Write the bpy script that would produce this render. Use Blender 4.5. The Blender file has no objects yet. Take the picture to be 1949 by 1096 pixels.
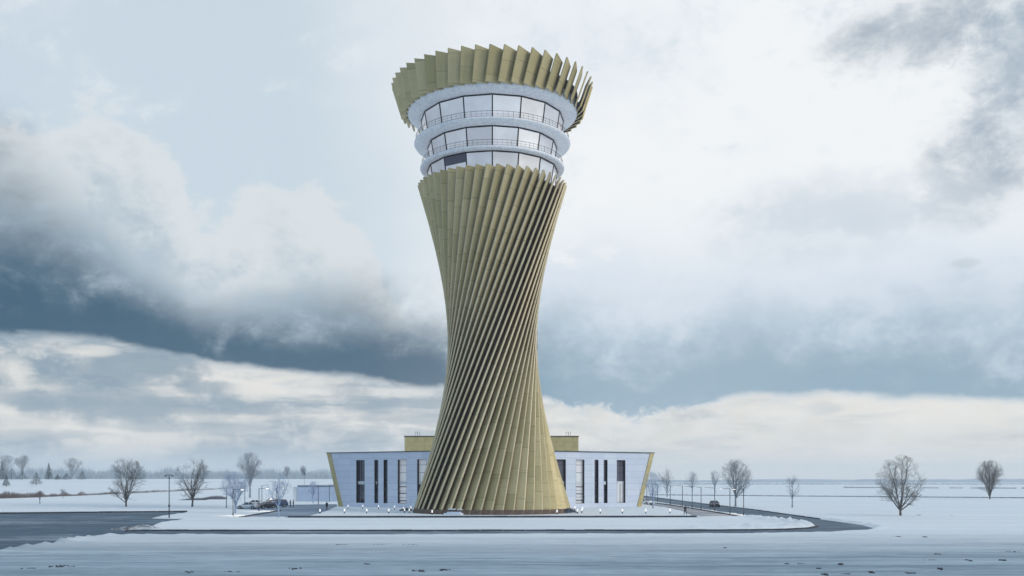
import bpy, math, random
import numpy as np
from mathutils import Vector, Matrix
random.seed(7)
R = math.radians
C = bpy.context.scene.collection
SC = bpy.context.scene
F, CX, HY, H = 1900.0, 937.0, 913.0, 6.1      # focal length in photo pixels, vanishing point, camera height (m)
TD = 190.0                                    # distance of the tower axis

def G(px, py):                                # measured point on the flat ground
    y = F*H/(py-HY)
    return ((px-CX)/F*y, y)
def GX(px, y): return (px-CX)/F*y

# ------------------------------------------------------------------ mesh helpers
class MB:
    def __init__(s): s.v=[]; s.f=[]; s.m=[]
    def add(s, vs, fs, mi=0):
        o=len(s.v); s.v.extend(vs)
        for f in fs: s.f.append([i+o for i in f]); s.m.append(mi)
    def hexa(s, p, mi=0):                     # 8 points: bottom ring 0-3, top ring 4-7
        s.add(p, [(3,2,1,0),(4,5,6,7),(0,1,5,4),(1,2,6,5),(2,3,7,6),(3,0,4,7)], mi)
    def box(s, x0,x1,y0,y1,z0,z1, mi=0):
        s.hexa([(x0,y0,z0),(x1,y0,z0),(x1,y1,z0),(x0,y1,z0),(x0,y0,z1),(x1,y0,z1),(x1,y1,z1),(x0,y1,z1)], mi)
    def tube(s, pts, rad, n=6, mi=0, cap=True, closed=False):
        pts=[Vector(p) for p in pts]; k=len(pts); o=len(s.v)
        if not hasattr(rad,'__len__'): rad=[rad]*k
        ref=Vector((0.31,0.17,0.93)) if abs((pts[1]-pts[0]).normalized().z)<.9 else Vector((1,0.1,0))
        for i,p in enumerate(pts):
            if closed: d=pts[(i+1)%k]-pts[i-1]
            else: d=pts[min(i+1,k-1)]-pts[max(i-1,0)]
            d.normalize(); a=d.cross(ref)
            if a.length<1e-4: a=d.cross(Vector((0,1,0.2)))
            a.normalize(); b=d.cross(a)
            for j in range(n):
                t=2*math.pi*j/n; q=p+(a*math.cos(t)+b*math.sin(t))*rad[i]; s.v.append((q.x,q.y,q.z))
        for i in range(k if closed else k-1):
            i2=(i+1)%k
            for j in range(n):
                j2=(j+1)%n
                s.f.append([o+i*n+j,o+i*n+j2,o+i2*n+j2,o+i2*n+j]); s.m.append(mi)
        if cap and not closed:
            s.f.append([o+j for j in range(n)][::-1]); s.m.append(mi)
            s.f.append([o+(k-1)*n+j for j in range(n)]); s.m.append(mi)
    def lathe(s, prof, n=96, mi=0, close=False):
        o=len(s.v); k=len(prof)
        for r,z in prof:
            for j in range(n):
                t=2*math.pi*j/n; s.v.append((r*math.sin(t),-r*math.cos(t),z))
        for i in range(k if close else k-1):
            i2=(i+1)%k
            for j in range(n):
                j2=(j+1)%n
                s.f.append([o+i*n+j,o+i*n+j2,o+i2*n+j2,o+i2*n+j]); s.m.append(mi)
    def prism(s, poly, y0, y1, mi=0):         # polygon in x-z, extruded along y
        n=len(poly)
        s.add([(x,y0,z) for x,z in poly]+[(x,y1,z) for x,z in poly],
              [tuple(range(n)), tuple(range(2*n-1,n-1,-1))]+[(i,n+i,n+(i+1)%n,(i+1)%n)[::1] for i in range(n)], mi)
    def mesh(s, name, mats, smooth=False):
        me=bpy.data.meshes.new(name); me.from_pydata(s.v,[],s.f)
        mats=mats if isinstance(mats,(list,tuple)) else [mats]
        for m in mats: me.materials.append(m)
        if len(mats)>1: me.polygons.foreach_set('material_index', s.m)
        if smooth: me.polygons.foreach_set('use_smooth',[True]*len(me.polygons))
        me.update(); return me
    def build(s, name, mats, parent=None, smooth=False, loc=None, fix=True):
        me=s.mesh(name,mats,smooth)
        if fix:
            import bmesh
            b=bmesh.new(); b.from_mesh(me); bmesh.ops.recalc_face_normals(b,faces=b.faces); b.to_mesh(me); b.free()
        o=bpy.data.objects.new(name,me); C.objects.link(o)
        if parent: o.parent=parent
        if loc: o.location=loc
        return o
def tag(o,label=None,cat=None,group=None,kind=None):
    if label: o['label']=label
    if cat: o['category']=cat
    if group: o['group']=group
    if kind: o['kind']=kind
    return o
def thing(name,label,cat,loc=(0,0,0),rz=0,group=None):
    o=bpy.data.objects.new(name,None); C.objects.link(o); o.location=loc; o.rotation_euler=(0,0,rz)
    o.empty_display_size=.3
    return tag(o,label,cat,group)
def copy_tree(o,parent=None):
    c=o.copy(); C.objects.link(c)
    if parent: c.parent=parent
    for ch in o.children: copy_tree(ch,c)
    return c
def smoother(o,angle=35):
    me=o.data; me.polygons.foreach_set('use_smooth',[True]*len(me.polygons))
    try: me.set_sharp_from_angle(angle=R(angle))
    except Exception: pass
    return o

# ------------------------------------------------------------------ material helpers
def lin(r,g,b):
    f=lambda c:(c/255/12.92 if c/255<=.04045 else ((c/255+.055)/1.055)**2.4)
    return (f(r),f(g),f(b),1)
class NT:
    def __init__(s,t): s.t=t
    def node(s,k,**kw):
        n=s.t.nodes.new(k)
        for a,b in kw.items(): setattr(n,a,b)
        return n
    def put(s,sock,v):
        if isinstance(v,E): s.t.links.new(v.s,sock)
        elif isinstance(v,bpy.types.NodeSocket): s.t.links.new(v,sock)
        else: sock.default_value=v
    def math(s,op,*a,clamp=False):
        n=s.node('ShaderNodeMath',operation=op); n.use_clamp=clamp
        for i,x in enumerate(a): s.put(n.inputs[i],x)
        return E(s,n.outputs[0])
    def mix(s,a,b,f):
        n=s.node('ShaderNodeMix',data_type='RGBA'); n.clamp_factor=True
        s.put(n.inputs[0],f); s.put(n.inputs[6],a); s.put(n.inputs[7],b)
        return E(s,n.outputs[2])
    def sstep(s,x,a,b,lo=0,hi=1):
        n=s.node('ShaderNodeMapRange',interpolation_type='SMOOTHSTEP')
        s.put(n.inputs[0],x); s.put(n.inputs[1],a); s.put(n.inputs[2],b); n.inputs[3].default_value=lo; n.inputs[4].default_value=hi
        return E(s,n.outputs[0])
    def noise(s,vec,scale,detail=4,rough=.5,dist=0,loc=(0,0,0),stretch=(1,1,1)):
        m=s.node('ShaderNodeMapping'); m.inputs['Location'].default_value=loc; m.inputs['Scale'].default_value=stretch
        s.put(m.inputs[0],vec)
        n=s.node('ShaderNodeTexNoise'); s.t.links.new(m.outputs[0],n.inputs['Vector'])
        n.inputs['Scale'].default_value=scale; n.inputs['Detail'].default_value=detail; n.inputs['Roughness'].default_value=rough
        n.inputs['Distortion'].default_value=dist
        return E(s,n.outputs[0])
    def curve(s,x,pts,x0,x1,y0,y1):
        n=s.node('ShaderNodeFloatCurve'); c=n.mapping.curves[0]
        pts=[((a-x0)/(x1-x0),(b-y0)/(y1-y0)) for a,b in pts]
        c.points[0].location=pts[0]; c.points[1].location=pts[-1]
        for p in pts[1:-1]: c.points.new(*p)
        n.mapping.use_clip=False; n.mapping.update()
        s.put(n.inputs[1], s.math('DIVIDE', s.math('SUBTRACT',x,x0), x1-x0, clamp=True))
        return E(s,n.outputs[0])*(y1-y0)+y0
class E:
    def __init__(s,nt,sock): s.nt=nt; s.s=sock
    def __add__(s,o): return s.nt.math('ADD',s,o)
    def __radd__(s,o): return s.nt.math('ADD',o,s)
    def __sub__(s,o): return s.nt.math('SUBTRACT',s,o)
    def __rsub__(s,o): return s.nt.math('SUBTRACT',o,s)
    def __mul__(s,o): return s.nt.math('MULTIPLY',s,o)
    def __rmul__(s,o): return s.nt.math('MULTIPLY',o,s)
    def __truediv__(s,o): return s.nt.math('DIVIDE',s,o)
def material(name):
    m=bpy.data.materials.new(name); m.use_nodes=True; t=m.node_tree; t.nodes.clear(); nt=NT(t)
    out=nt.node('ShaderNodeOutputMaterial'); b=nt.node('ShaderNodeBsdfPrincipled'); t.links.new(b.outputs[0],out.inputs[0])
    return m,nt,b,out
def simple(name,col,rough=.6,metal=0,noise=.12,scale=3,bump=0,emit=None,strength=0,spec=None):
    m,nt,b,out=material(name)
    tc=nt.node('ShaderNodeTexCoord'); n=nt.noise(tc.outputs['Object'],scale,5,.6)
    c0=tuple(max(0,c*(1-noise)) for c in col[:3])+(1,); c1=tuple(min(1,c*(1+noise)) for c in col[:3])+(1,)
    nt.put(b.inputs['Base Color'], nt.mix(c0,c1,nt.sstep(n,.3,.7)))
    b.inputs['Roughness'].default_value=rough; b.inputs['Metallic'].default_value=metal
    if spec is not None: b.inputs['Specular IOR Level'].default_value=spec
    if bump:
        bp=nt.node('ShaderNodeBump'); bp.inputs['Strength'].default_value=bump; bp.inputs['Distance'].default_value=.05
        nt.put(bp.inputs['Height'],n); nt.t.links.new(bp.outputs[0],b.inputs['Normal'])
    if emit: b.inputs['Emission Color'].default_value=emit; b.inputs['Emission Strength'].default_value=strength
    return m

def seams(nt, coord, period, width, offset=0):
    v=nt.math('FRACT', (coord+offset)/period)
    return nt.math('LESS_THAN', v, width/period)

def gold_fin_mat(name,col,col2,rand=True,period=3.4,inner=None,gap_shade=0):
    m,nt,b,out=material(name)
    tc=nt.node('ShaderNodeTexCoord'); oi=nt.node('ShaderNodeObjectInfo')
    sp=nt.node('ShaderNodeSeparateXYZ'); nt.t.links.new(tc.outputs['Object'],sp.inputs[0])
    z=E(nt,sp.outputs[2]); rnd=E(nt,oi.outputs['Random'])
    off=rnd*7.3
    s1=seams(nt,z,period,.055,off)
    s2=seams(nt,z,period*2.3,.045,off*2.1)
    s=nt.math('MAXIMUM',s1,s2*.6)
    n=nt.noise(tc.outputs['Object'],.8,6,.6,stretch=(1,1,.25))
    n2=nt.noise(tc.outputs['Object'],7,4,.6,loc=(3,1,2))
    # every panel between two seams has its own slight tone
    cell=nt.math('FLOOR',(z+off)/period)
    wn=nt.node('ShaderNodeTexWhiteNoise',noise_dimensions='2D'); cmb=nt.node('ShaderNodeCombineXYZ')
    nt.put(cmb.inputs[0],cell); nt.put(cmb.inputs[1],rnd*100.0); nt.t.links.new(cmb.outputs[0],wn.inputs['Vector'])
    tone=E(nt,wn.outputs[0])
    c=nt.mix(col,col2,nt.sstep(n*.6+n2*.2+tone*.3+rnd*.25,.40,.92))
    c=nt.mix(c,(.09,.075,.035,1),s*.75)
    if gap_shade:
        k=nt.sstep(z+n*6.0-3.0,40,26) if gap_shade>0 else nt.sstep(z+n*6.0-3.0,24,38)
        c=nt.mix(c,(.21,.115,.055,1),k)  # bronze finish painted on the fin faces where gap shade falls
    nt.put(b.inputs['Base Color'],c)
    b.inputs['Metallic'].default_value=.25; b.inputs['Roughness'].default_value=.5
    bp=nt.node('ShaderNodeBump'); bp.inputs['Strength'].default_value=.25; bp.inputs['Distance'].default_value=.03
    nt.put(bp.inputs['Height'], n2*.5-s); nt.t.links.new(bp.outputs[0],b.inputs['Normal'])
    return m

M={}
M['gold']=gold_fin_mat('gold_metal',(.455,.375,.178,1),(.64,.53,.29,1),period=4.6)
for _k,_t in (('gold_up',1),('gold_low',-1)): M[_k]=gold_fin_mat(_k+'_gap_shade',(.455,.375,.178,1),(.64,.53,.29,1),period=4.6,gap_shade=_t)
M['gold_edge_lit']=gold_fin_mat('lit_edge_gold',(.58,.49,.31,1),(.68,.58,.39,1),period=4.6)  # paler gold painted on the fin edges as a highlight
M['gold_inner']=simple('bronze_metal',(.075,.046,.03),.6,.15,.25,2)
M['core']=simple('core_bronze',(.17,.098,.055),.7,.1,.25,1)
M['foot']=simple('brown_foot',(.20,.155,.095),.7,.1,.3,3)  # brown tint for the lowest stretch of each fin
M['plinth']=simple('plinth_brown',(.14,.085,.065),.75,0,.3,4)
M['black']=simple('dark_metal',(.012,.013,.018),.45,.3,.15,4)
M['pole']=simple('pole_grey',(.05,.065,.09),.45,.3,.15,4)
M['tyre']=simple('rubber',(.015,.015,.017),.8,0,.2,8)
M['rim']=simple('alloy',(.45,.46,.48),.3,.8,.1,8)
M['lamp']=simple('lamp_glow',(.9,.9,.85),.4,0,.02,2,0,(1,.93,.85,1),3.5)
M['bollard_glow']=simple('bollard_glow',(.95,.95,.95),.4,0,.02,2,0,(1,.97,.94,1),.5)
M['conc']=simple('kerb_stone',(.07,.078,.095),.85,0,.35,2,.3)
M['roofsnow']=simple('roof_snow',(.74,.80,.88),.8,0,.06,.6,.2)
M['parapet']=simple('parapet_zinc',(.15,.135,.17),.6,.2,.2,2)

def slab_mat():
    m,nt,b,out=material('frosted_white')
    tc=nt.node('ShaderNodeTexCoord'); n=nt.noise(tc.outputs['Object'],1.7,8,.8); n2=nt.noise(tc.outputs['Object'],.35,3,.5)
    nt.put(b.inputs['Base Color'], nt.mix((.74,.76,.83,1),(.98,.97,.97,1),nt.sstep(n*.85+n2*.15,.38,.56)))
    b.inputs['Roughness'].default_value=.6
    bp=nt.node('ShaderNodeBump'); bp.inputs['Strength'].default_value=.45; bp.inputs['Distance'].default_value=.05
    nt.put(bp.inputs['Height'],n); nt.t.links.new(bp.outputs[0],b.inputs['Normal']); return m
M['slab']=slab_mat()
def pane_mat(name,base,rough=.04,metal=.0,spec=.9,coat=.0,noisy=.15):
    m,nt,b,out=material(name)
    tc=nt.node('ShaderNodeTexCoord'); oi=nt.node('ShaderNodeObjectInfo')
    n=nt.noise(tc.outputs['Object'],.25,2,.5)
    d=tuple(c*(1-noisy*2) for c in base[:3])+(1,)
    nt.put(b.inputs['Base Color'], nt.mix(d,base,nt.sstep(n*.5+E(nt,oi.outputs['Random'])*.5,.25,.75)))
    b.inputs['Roughness'].default_value=rough; b.inputs['Metallic'].default_value=metal; b.inputs['Specular IOR Level'].default_value=spec
    b.inputs['IOR'].default_value=1.6
    return m
M['pane']=pane_mat('coated_glass_glow',(.90,.92,.97,1),.05,.5,noisy=.2)
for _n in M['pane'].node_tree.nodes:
    if _n.type=='BSDF_PRINCIPLED': _n.inputs['Emission Color'].default_value=(1,.95,.97,1); _n.inputs['Emission Strength'].default_value=.16  # faint glow added so the cab panes look brighter
M['pane_dark']=pane_mat('dark_glass',(.035,.032,.065,1),.05,0)
M['pane_light']=pane_mat('blind_glass_glow',(.72,.75,.80,1),.08,.0,noisy=.06)
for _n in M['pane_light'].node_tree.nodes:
    if _n.type=='BSDF_PRINCIPLED': _n.inputs['Emission Color'].default_value=(1,.97,.95,1); _n.inputs['Emission Strength'].default_value=.14  # small glow added to brighten the pale panes of the wings
M['blindgrey']=simple('grey_blind',(.13,.12,.16),.7,0,.1,3)
def panel_mat():
    m,nt,b,out=material('white_panel')
    tc=nt.node('ShaderNodeTexCoord'); sp=nt.node('ShaderNodeSeparateXYZ'); nt.t.links.new(tc.outputs['Object'],sp.inputs[0])
    x=E(nt,sp.outputs[0]); z=E(nt,sp.outputs[2])
    s=nt.math('MAXIMUM',seams(nt,z,1.42,.05,.2),seams(nt,x,3.35,.035,1.0)*.6)
    n=nt.noise(tc.outputs['Object'],.5,5,.6); 
    cell=nt.math('FLOOR',(z+.2)/1.42)*7.0+nt.math('FLOOR',(x+1.0)/3.35)
    wn=nt.node('ShaderNodeTexWhiteNoise',noise_dimensions='1D'); nt.put(wn.inputs['W'],cell)
    c=nt.mix((.68,.74,.87,1),(.76,.81,.92,1),nt.sstep(n*.5+E(nt,wn.outputs[0])*.5,.2,.8))
    c=nt.mix(c,(.36,.42,.56,1),s*.8)
    nt.put(b.inputs['Base Color'],c); b.inputs['Roughness'].default_value=.45
    bp=nt.node('ShaderNodeBump'); bp.inputs['Strength'].default_value=.3; bp.inputs['Distance'].default_value=.02
    nt.put(bp.inputs['Height'],1.0-s); nt.t.links.new(bp.outputs[0],b.inputs['Normal']); return m
M['panel']=panel_mat()
def gold_panel_mat():
    m,nt,b,out=material('gold_panel')
    tc=nt.node('ShaderNodeTexCoord'); sp=nt.node('ShaderNodeSeparateXYZ'); nt.t.links.new(tc.outputs['Object'],sp.inputs[0])
    x=E(nt,sp.outputs[0]); z=E(nt,sp.outputs[2])
    s=nt.math('MAXIMUM',seams(nt,z,1.1,.05,.3),seams(nt,x,1.9,.05,.4))
    n=nt.noise(tc.outputs['Object'],.7,6,.65)
    c=nt.mix((.52,.43,.20,1),(.64,.54,.28,1),nt.sstep(n,.3,.7)); c=nt.mix(c,(.2,.17,.07,1),s*.5)
    nt.put(b.inputs['Base Color'],c); b.inputs['Metallic'].default_value=.2; b.inputs['Roughness'].default_value=.5; return m
M['goldpanel']=gold_panel_mat()

def snow_mat():
    m,nt,b,out=material('snow')
    tc=nt.node('ShaderNodeTexCoord'); P=tc.outputs['Object']
    sp=nt.node('ShaderNodeSeparateXYZ'); nt.t.links.new(P,sp.inputs[0]); y=E(nt,sp.outputs[1]); x=E(nt,sp.outputs[0])
    streak=nt.noise(P,.10,8,.68,.4,stretch=(.16,1.6,1))
    fine=nt.noise(P,1.2,7,.7,.3,stretch=(.35,1.3,1))
    big=nt.noise(P,.018,4,.5)
    thin=nt.noise(P,.30,7,.65,.3,loc=(4,6,0),stretch=(.07,2.0,1))
    # foreground shade painted into the snow colour, deepening towards the camera
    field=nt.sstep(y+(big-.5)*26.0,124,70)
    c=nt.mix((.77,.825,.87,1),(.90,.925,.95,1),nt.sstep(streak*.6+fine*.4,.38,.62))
    near_shade=nt.mix((.15,.23,.295,1),(.43,.535,.62,1),nt.sstep(streak*.4+fine*.25+thin*.35,.39,.61))
    c=nt.mix(c,near_shade,field*.92)
    # bare soil showing through in thin streaks
    sn=nt.noise(P,.22,9,.74,.2,loc=(13,4,0),stretch=(.32,1.5,1))
    dist=nt.noise(P,.035,3,.5,loc=(5,9,0))
    soil=nt.sstep(sn+(dist-.5)*.35+field*.015,.705,.735)*field
    soil2=nt.sstep(nt.noise(P,.5,6,.7,.1,loc=(2,33,0),stretch=(.5,1.4,1)),.735,.76)*nt.sstep(y,300,200)*.7
    c=nt.mix(c,(.07,.065,.06,1),nt.math('MAXIMUM',soil,soil2)*.9)
    nt.put(b.inputs['Base Color'],c); b.inputs['Roughness'].default_value=.75; b.inputs['Specular IOR Level'].default_value=.25
    bp=nt.node('ShaderNodeBump'); bp.inputs['Strength'].default_value=.8; bp.inputs['Distance'].default_value=.3
    gr=nt.noise(P,5,4,.7,.2,stretch=(.6,1.2,1))
    nt.put(bp.inputs['Height'],streak*.7+fine*.55+gr*.12); nt.t.links.new(bp.outputs[0],b.inputs['Normal'])
    return m
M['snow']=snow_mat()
def road_mat(name,dark,pale,amount,stretch=(.22,.9,1),rough=.45,flecks=.0):
    m,nt,b,out=material(name)
    tc=nt.node('ShaderNodeTexCoord'); P=tc.outputs['Object']
    a=nt.noise(P,.22,7,.65,.5,stretch=stretch); g=nt.noise(P,4,5,.7); w=nt.noise(P,.6,6,.7,.3,loc=(4,7,1),stretch=(.35,1.2,1))
    c=nt.mix(dark,tuple(q*1.5 for q in dark[:3])+(1,),nt.sstep(g,.3,.7))
    c=nt.mix(c,pale,nt.sstep(a*.7+w*.3,.52-.1*amount,.75)*amount)
    br=nt.noise(P,.05,5,.6,.3,loc=(8,1,3),stretch=(.4,1.3,1))
    c=nt.mix(c,(.62,.69,.76,1),nt.sstep(br+(w-.5)*.6+(a-.5)*.4,.50,.72)*flecks*.75)
    c=nt.mix(c,(.75,.8,.86,1),nt.sstep(w,.63,.69)*flecks)
    nt.put(b.inputs['Base Color'],c)
    nt.put(b.inputs['Roughness'],nt.sstep(a,.3,.7,rough-.02,rough+.3)); b.inputs['Specular IOR Level'].default_value=.14
    bp=nt.node('ShaderNodeBump'); bp.inputs['Strength'].default_value=.25; bp.inputs['Distance'].default_value=.03
    nt.put(bp.inputs['Height'],g); nt.t.links.new(bp.outputs[0],b.inputs['Normal']); return m
M['road']=road_mat('wet_asphalt',(.034,.070,.106,1),(.19,.29,.39,1),.75,flecks=.55)
M['front_road']=None
M['drive']=road_mat('snowy_asphalt',(.16,.21,.28,1),(.55,.61,.68,1),.6,stretch=(.3,.9,1),rough=.6,flecks=.4)
M['plaza']=road_mat('plaza_paving',(.27,.27,.30,1),(.58,.59,.63,1),.6,stretch=(.2,1,1),rough=.65,flecks=.3)

def bark(name,a,b_,):
    m,nt,b,out=material(name)
    tc=nt.node('ShaderNodeTexCoord'); n=nt.noise(tc.outputs['Object'],3,6,.7); n2=nt.noise(tc.outputs['Object'],.5,3,.5)
    nt.put(b.inputs['Base Color'],nt.mix(a,b_,nt.sstep(n*.5+n2*.5,.35,.65))); b.inputs['Roughness'].default_value=.9
    return m
M['bark']=bark('bark_dark',(.085,.078,.074,1),(.21,.195,.185,1))
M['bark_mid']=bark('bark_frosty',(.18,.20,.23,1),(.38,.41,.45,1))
M['bark_blue']=bark('bark_rime',(.22,.30,.44,1),(.46,.56,.70,1))
def conifer_mat():
    m,nt,b,out=material('snowy_needles')
    tc=nt.node('ShaderNodeTexCoord'); n=nt.noise(tc.outputs['Object'],1.1,5,.65)
    nt.put(b.inputs['Base Color'],nt.mix((.02,.045,.055,1),(.62,.70,.78,1),nt.sstep(n,.48,.60))); b.inputs['Roughness'].default_value=.9
    return m
M['needles']=conifer_mat()
M['reed']=bark('reed',(.085,.06,.052,1),(.24,.18,.165,1))
M['thicket']=bark('thicket_twigs',(.10,.105,.13,1),(.24,.25,.29,1))
M['juniper']=bark('juniper',(.035,.05,.09,1),(.30,.36,.46,1))
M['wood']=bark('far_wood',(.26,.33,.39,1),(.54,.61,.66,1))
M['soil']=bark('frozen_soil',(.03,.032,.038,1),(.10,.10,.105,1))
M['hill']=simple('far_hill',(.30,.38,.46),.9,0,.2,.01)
M['shed']=simple('shed_panel',(.46,.55,.70),.6,0,.08,.6)
M['white']=simple('white_paint',(.75,.77,.80),.5,0,.06,1)

# ------------------------------------------------------------------ camera
cam=bpy.data.cameras.new('camera'); co=bpy.data.objects.new('camera',cam); C.objects.link(co); SC.camera=co
co.location=(0,0,H); co.rotation_euler=(R(90),0,0)
cam.sensor_width=36; cam.lens=F/1949*36; cam.shift_x=(974.5-CX)/1949; cam.shift_y=(HY+2-548)/1949
cam.clip_start=.5; cam.clip_end=20000
SC.render.resolution_x=1024; SC.render.resolution_y=576

# ------------------------------------------------------------------ ground
def vnoise(x,y,seed=0):
    def hsh(i,j):
        i=i.astype(np.int64); j=j.astype(np.int64)
        n=(i*374761393+j*668265263+seed*974634777)&0x7fffffff
        n=((n^(n>>13))*1274126177)&0x7fffffff
        return ((n^(n>>16))&0xffff)/65535.0
    xi=np.floor(x); yi=np.floor(y); fx=x-xi; fy=y-yi; fx=fx*fx*(3-2*fx); fy=fy*fy*(3-2*fy)
    a=hsh(xi,yi); b=hsh(xi+1,yi); c=hsh(xi,yi+1); d=hsh(xi+1,yi+1)
    return (a*(1-fx)+b*fx)*(1-fy)+(c*(1-fx)+d*fx)*fy
def fbm(x,y,oct=4,seed=0):
    s=0; a=.5; t=0
    for i in range(oct):
        s=s+a*vnoise(x*2**i,y*2**i,seed+i*17); t+=a; a*=.55
    return s/t
def sdist(px,py,poly):                        # >0 outside
    P=np.array(poly); d=np.full(px.shape,1e9); inside=np.zeros(px.shape,bool)
    for i in range(len(P)):
        a=P[i]; b=P[(i+1)%len(P)]; e=b-a
        wx=px-a[0]; wy=py-a[1]; t=np.clip((wx*e[0]+wy*e[1])/max(e@e,1e-9),0,1)
        d=np.minimum(d,np.hypot(wx-e[0]*t,wy-e[1]*t))
        c=((a[1]<=py)&(py<b[1]))|((b[1]<=py)&(py<a[1]))
        if abs(e[1])>1e-9:
            xx=a[0]+(py-a[1])/e[1]*e[0]; inside^=(c&(px<xx))
    return np.where(inside,-d,d)
def gp(l): return [G(*p) for p in l]
ISL_FRONT=[(272,1008.2),(400,1008.4),(700,1008.6),(1000,1008.4),(1300,1008),(1430,1007.6),(1500,1006.2),(1540,1003.6),(1556,1000.5)]
ROAD=gp([(-260,978),(-10,976),(270,973.4),(357,972.6),(340,976),(300,981),(285,984.6),(330,985.6),(356,984.5),(330,989),(300,993),(285,999)]
  +ISL_FRONT+[(1550,997.5),(1500,989.5),(1420,978.5),(1330,965.5),(1240,951.5),(1150,938.5),(1100,930.5),
  (1085,925.5),(1130,929),(1200,938.4),(1240,944),(1340,957),(1440,969),(1560,986),(1640,997),(1662,1003),(1640,1008),(1560,1012),(1400,1014.6),
  (800,1016.6),(233,1017),(209,1017.7),(152,1021.7),(120,1028),(76,1035.5),(40,1039.5),(0,1046),(-120,1062),(-330,1066)])
DRIVE=gp([(452,983.6),(490,977.5),(531,971),(470,968.5),(445,967),(450,960.5),(540,958.6),(563,958.2),(640,957.2),(642,958.5),(640,961.5),(622,970),(589,979),(600,981.6),(549,982.4)])
PLAZA=gp([(1226,956.2),(1250,955.8),(1276,959.6),(1300,963.2),(1334,968.8),(1370,974.8),(1408,981.4),(1345,981.9),(1325,981.2),(1296,969.5),(1268,963.5),(1240,960.2)])
PATH=gp([(549,982.7),(1326,982.1),(1334,982.6),(1330,984.2),(1000,984.6),(560,984.9),(540,984)])
TERR=gp([(589,979.4),(550,982.2),(1000,982.2),(1326,981.6),(1296,969),(1268,963),(1236,960),(1236,955),(640,955),(640,962),(622,970)])
def sm(a,b,x): t=np.clip((x-a)/(b-a),0,1); return t*t*(3-2*t)
def terrain(x,y):
    x=np.asarray(x,float); y=np.asarray(y,float)
    az=np.degrees(np.arctan2(x,y)); left=sm(-3.,-8.,az)
    return left*7.2*sm(335,650,y)
def axis(segs):
    o=[]
    for a,b,s in segs: o+=list(np.arange(a,b,s))
    return np.array(o)
xs=axis([(-120,130,.55),(130,200,1.2)]); g=[]; v=1.3; p=200.
while p<5200: g.append(p); p+=v; v*=1.12
gl=[]; v=.6; p=-120.-.6
while p>-5200: gl.append(p); v*=1.06; p-=v
xs=np.array(sorted(gl)+list(xs)+g)
ys=[]; p=30.; v=.6
ys=list(axis([(-40,40,10),(40,58,1.5),(58,105,.45),(105,205,.4),(205,300,.9)])); p=300.; v=1.
while p<5200: ys.append(p); v*=1.05; p+=v
ys=np.array(ys)
X,Y=np.meshgrid(xs,ys); shp=X.shape; xf=X.ravel(); yf=Y.ravel()
sd_r=sdist(xf,yf,ROAD); sd_d=sdist(xf,yf,DRIVE); sd_p=sdist(xf,yf,PLAZA); sd_t=sdist(xf,yf,TERR)
nz=fbm(xf*.45,yf*.45,4,1); nb=fbm(xf*.9,yf*.9,4,5); ripple=fbm(xf*.10,yf*.75,5,9); roll=fbm(xf*.02,yf*.03,3,3)
near=sm(420,250,yf)
z=.16+terrain(xf,yf)+near*((ripple-.5)*.24*(sm(122,100,yf)*.9+.25)+(roll-.5)*.25*sm(118,90,yf))+(fbm(xf*.01,yf*.014,4,8)-.5)*.8*sm(260,600,yf)
for (xa,ya,xb,yb) in ((-60,76,120,86.5),(-60,77.9,120,88.4),(-100,98,140,92),(-100,99.9,140,93.9),(-20,66,90,71),(-20,67.8,90,72.8)):
    w_=np.array([xb-xa,yb-ya]); L_=np.hypot(*w_); dd_=((xf-xa)*w_[1]-(yf-ya)*w_[0])/L_+(vnoise(xf*.03,yf*0,31)-.5)*5
    z=z-.10*np.exp(-(dd_/.32)**2)*np.clip(vnoise(xf*.06,yf*0+ya,33)*1.6-.3,0,1)*((xf>xa)&(xf<xb))
jag=(nz-.5)*1.7
soft=sm(.0,.75,sd_r+jag*.55-.1)
bank=np.exp(-((sd_r-.9)/.85)**2)*np.clip(nb-.3,0,1)*1.1
# ploughed-up snow: along the near edge of the lot on the left and round the hairpin on the right
bw=np.clip(sm(-28,-52,xf)*sm(122,112,yf)+.45*sm(40,56,xf)*sm(170,150,yf),0,1)
bank2=np.exp(-((sd_r-2.0)/1.8)**2)*np.clip(fbm(xf*1.7+3,yf*1.2,4,15)-.35,0,1)*1.7*sm(16,26,xf)*sm(47,42,xf)*sm(121,126,yf)*sm(172,160,yf)
z=z+bank*bw*1.0+bank2+bank*.12
isl=(sd_t<3)
z=z*soft-.12*(1-soft)
sd2=np.minimum(np.minimum(sd_d,sd_p),sdist(xf,yf,PATH)); s2=sm(-.1,.6,sd2+jag*.35)
z=z*s2-.10*(1-s2)
z=np.where(sd_t<0,np.maximum(z,.0)*.3+.06*sm(0,.1,-sd_t)*s2-.10*(1-s2),z)
v=np.stack([xf,yf,z],1)
ny,nx=shp; idx=np.arange(ny*nx).reshape(ny,nx)
q=np.stack([idx[:-1,:-1],idx[:-1,1:],idx[1:,1:],idx[1:,:-1]],-1).reshape(-1,4)
me=bpy.data.meshes.new('snow_ground'); me.vertices.add(len(v)); me.vertices.foreach_set('co',v.ravel())
me.loops.add(q.size); me.loops.foreach_set('vertex_index',q.ravel()); me.polygons.add(len(q))
me.polygons.foreach_set('loop_start',np.arange(0,q.size,4)); me.polygons.foreach_set('loop_total',np.full(len(q),4))
me.polygons.foreach_set('use_smooth',np.ones(len(q),bool)); me.update(); me.validate(); me.materials.append(M['snow'])
go=bpy.data.objects.new('snow_ground',me); C.objects.link(go); tag(go,kind='structure')
_zi=z.reshape(shp)
def gz(x,y):
    i=int(np.clip(np.searchsorted(xs,x),1,len(xs)-1)); j=int(np.clip(np.searchsorted(ys,y),1,len(ys)-1))
    return float(_zi[j,i])
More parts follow.
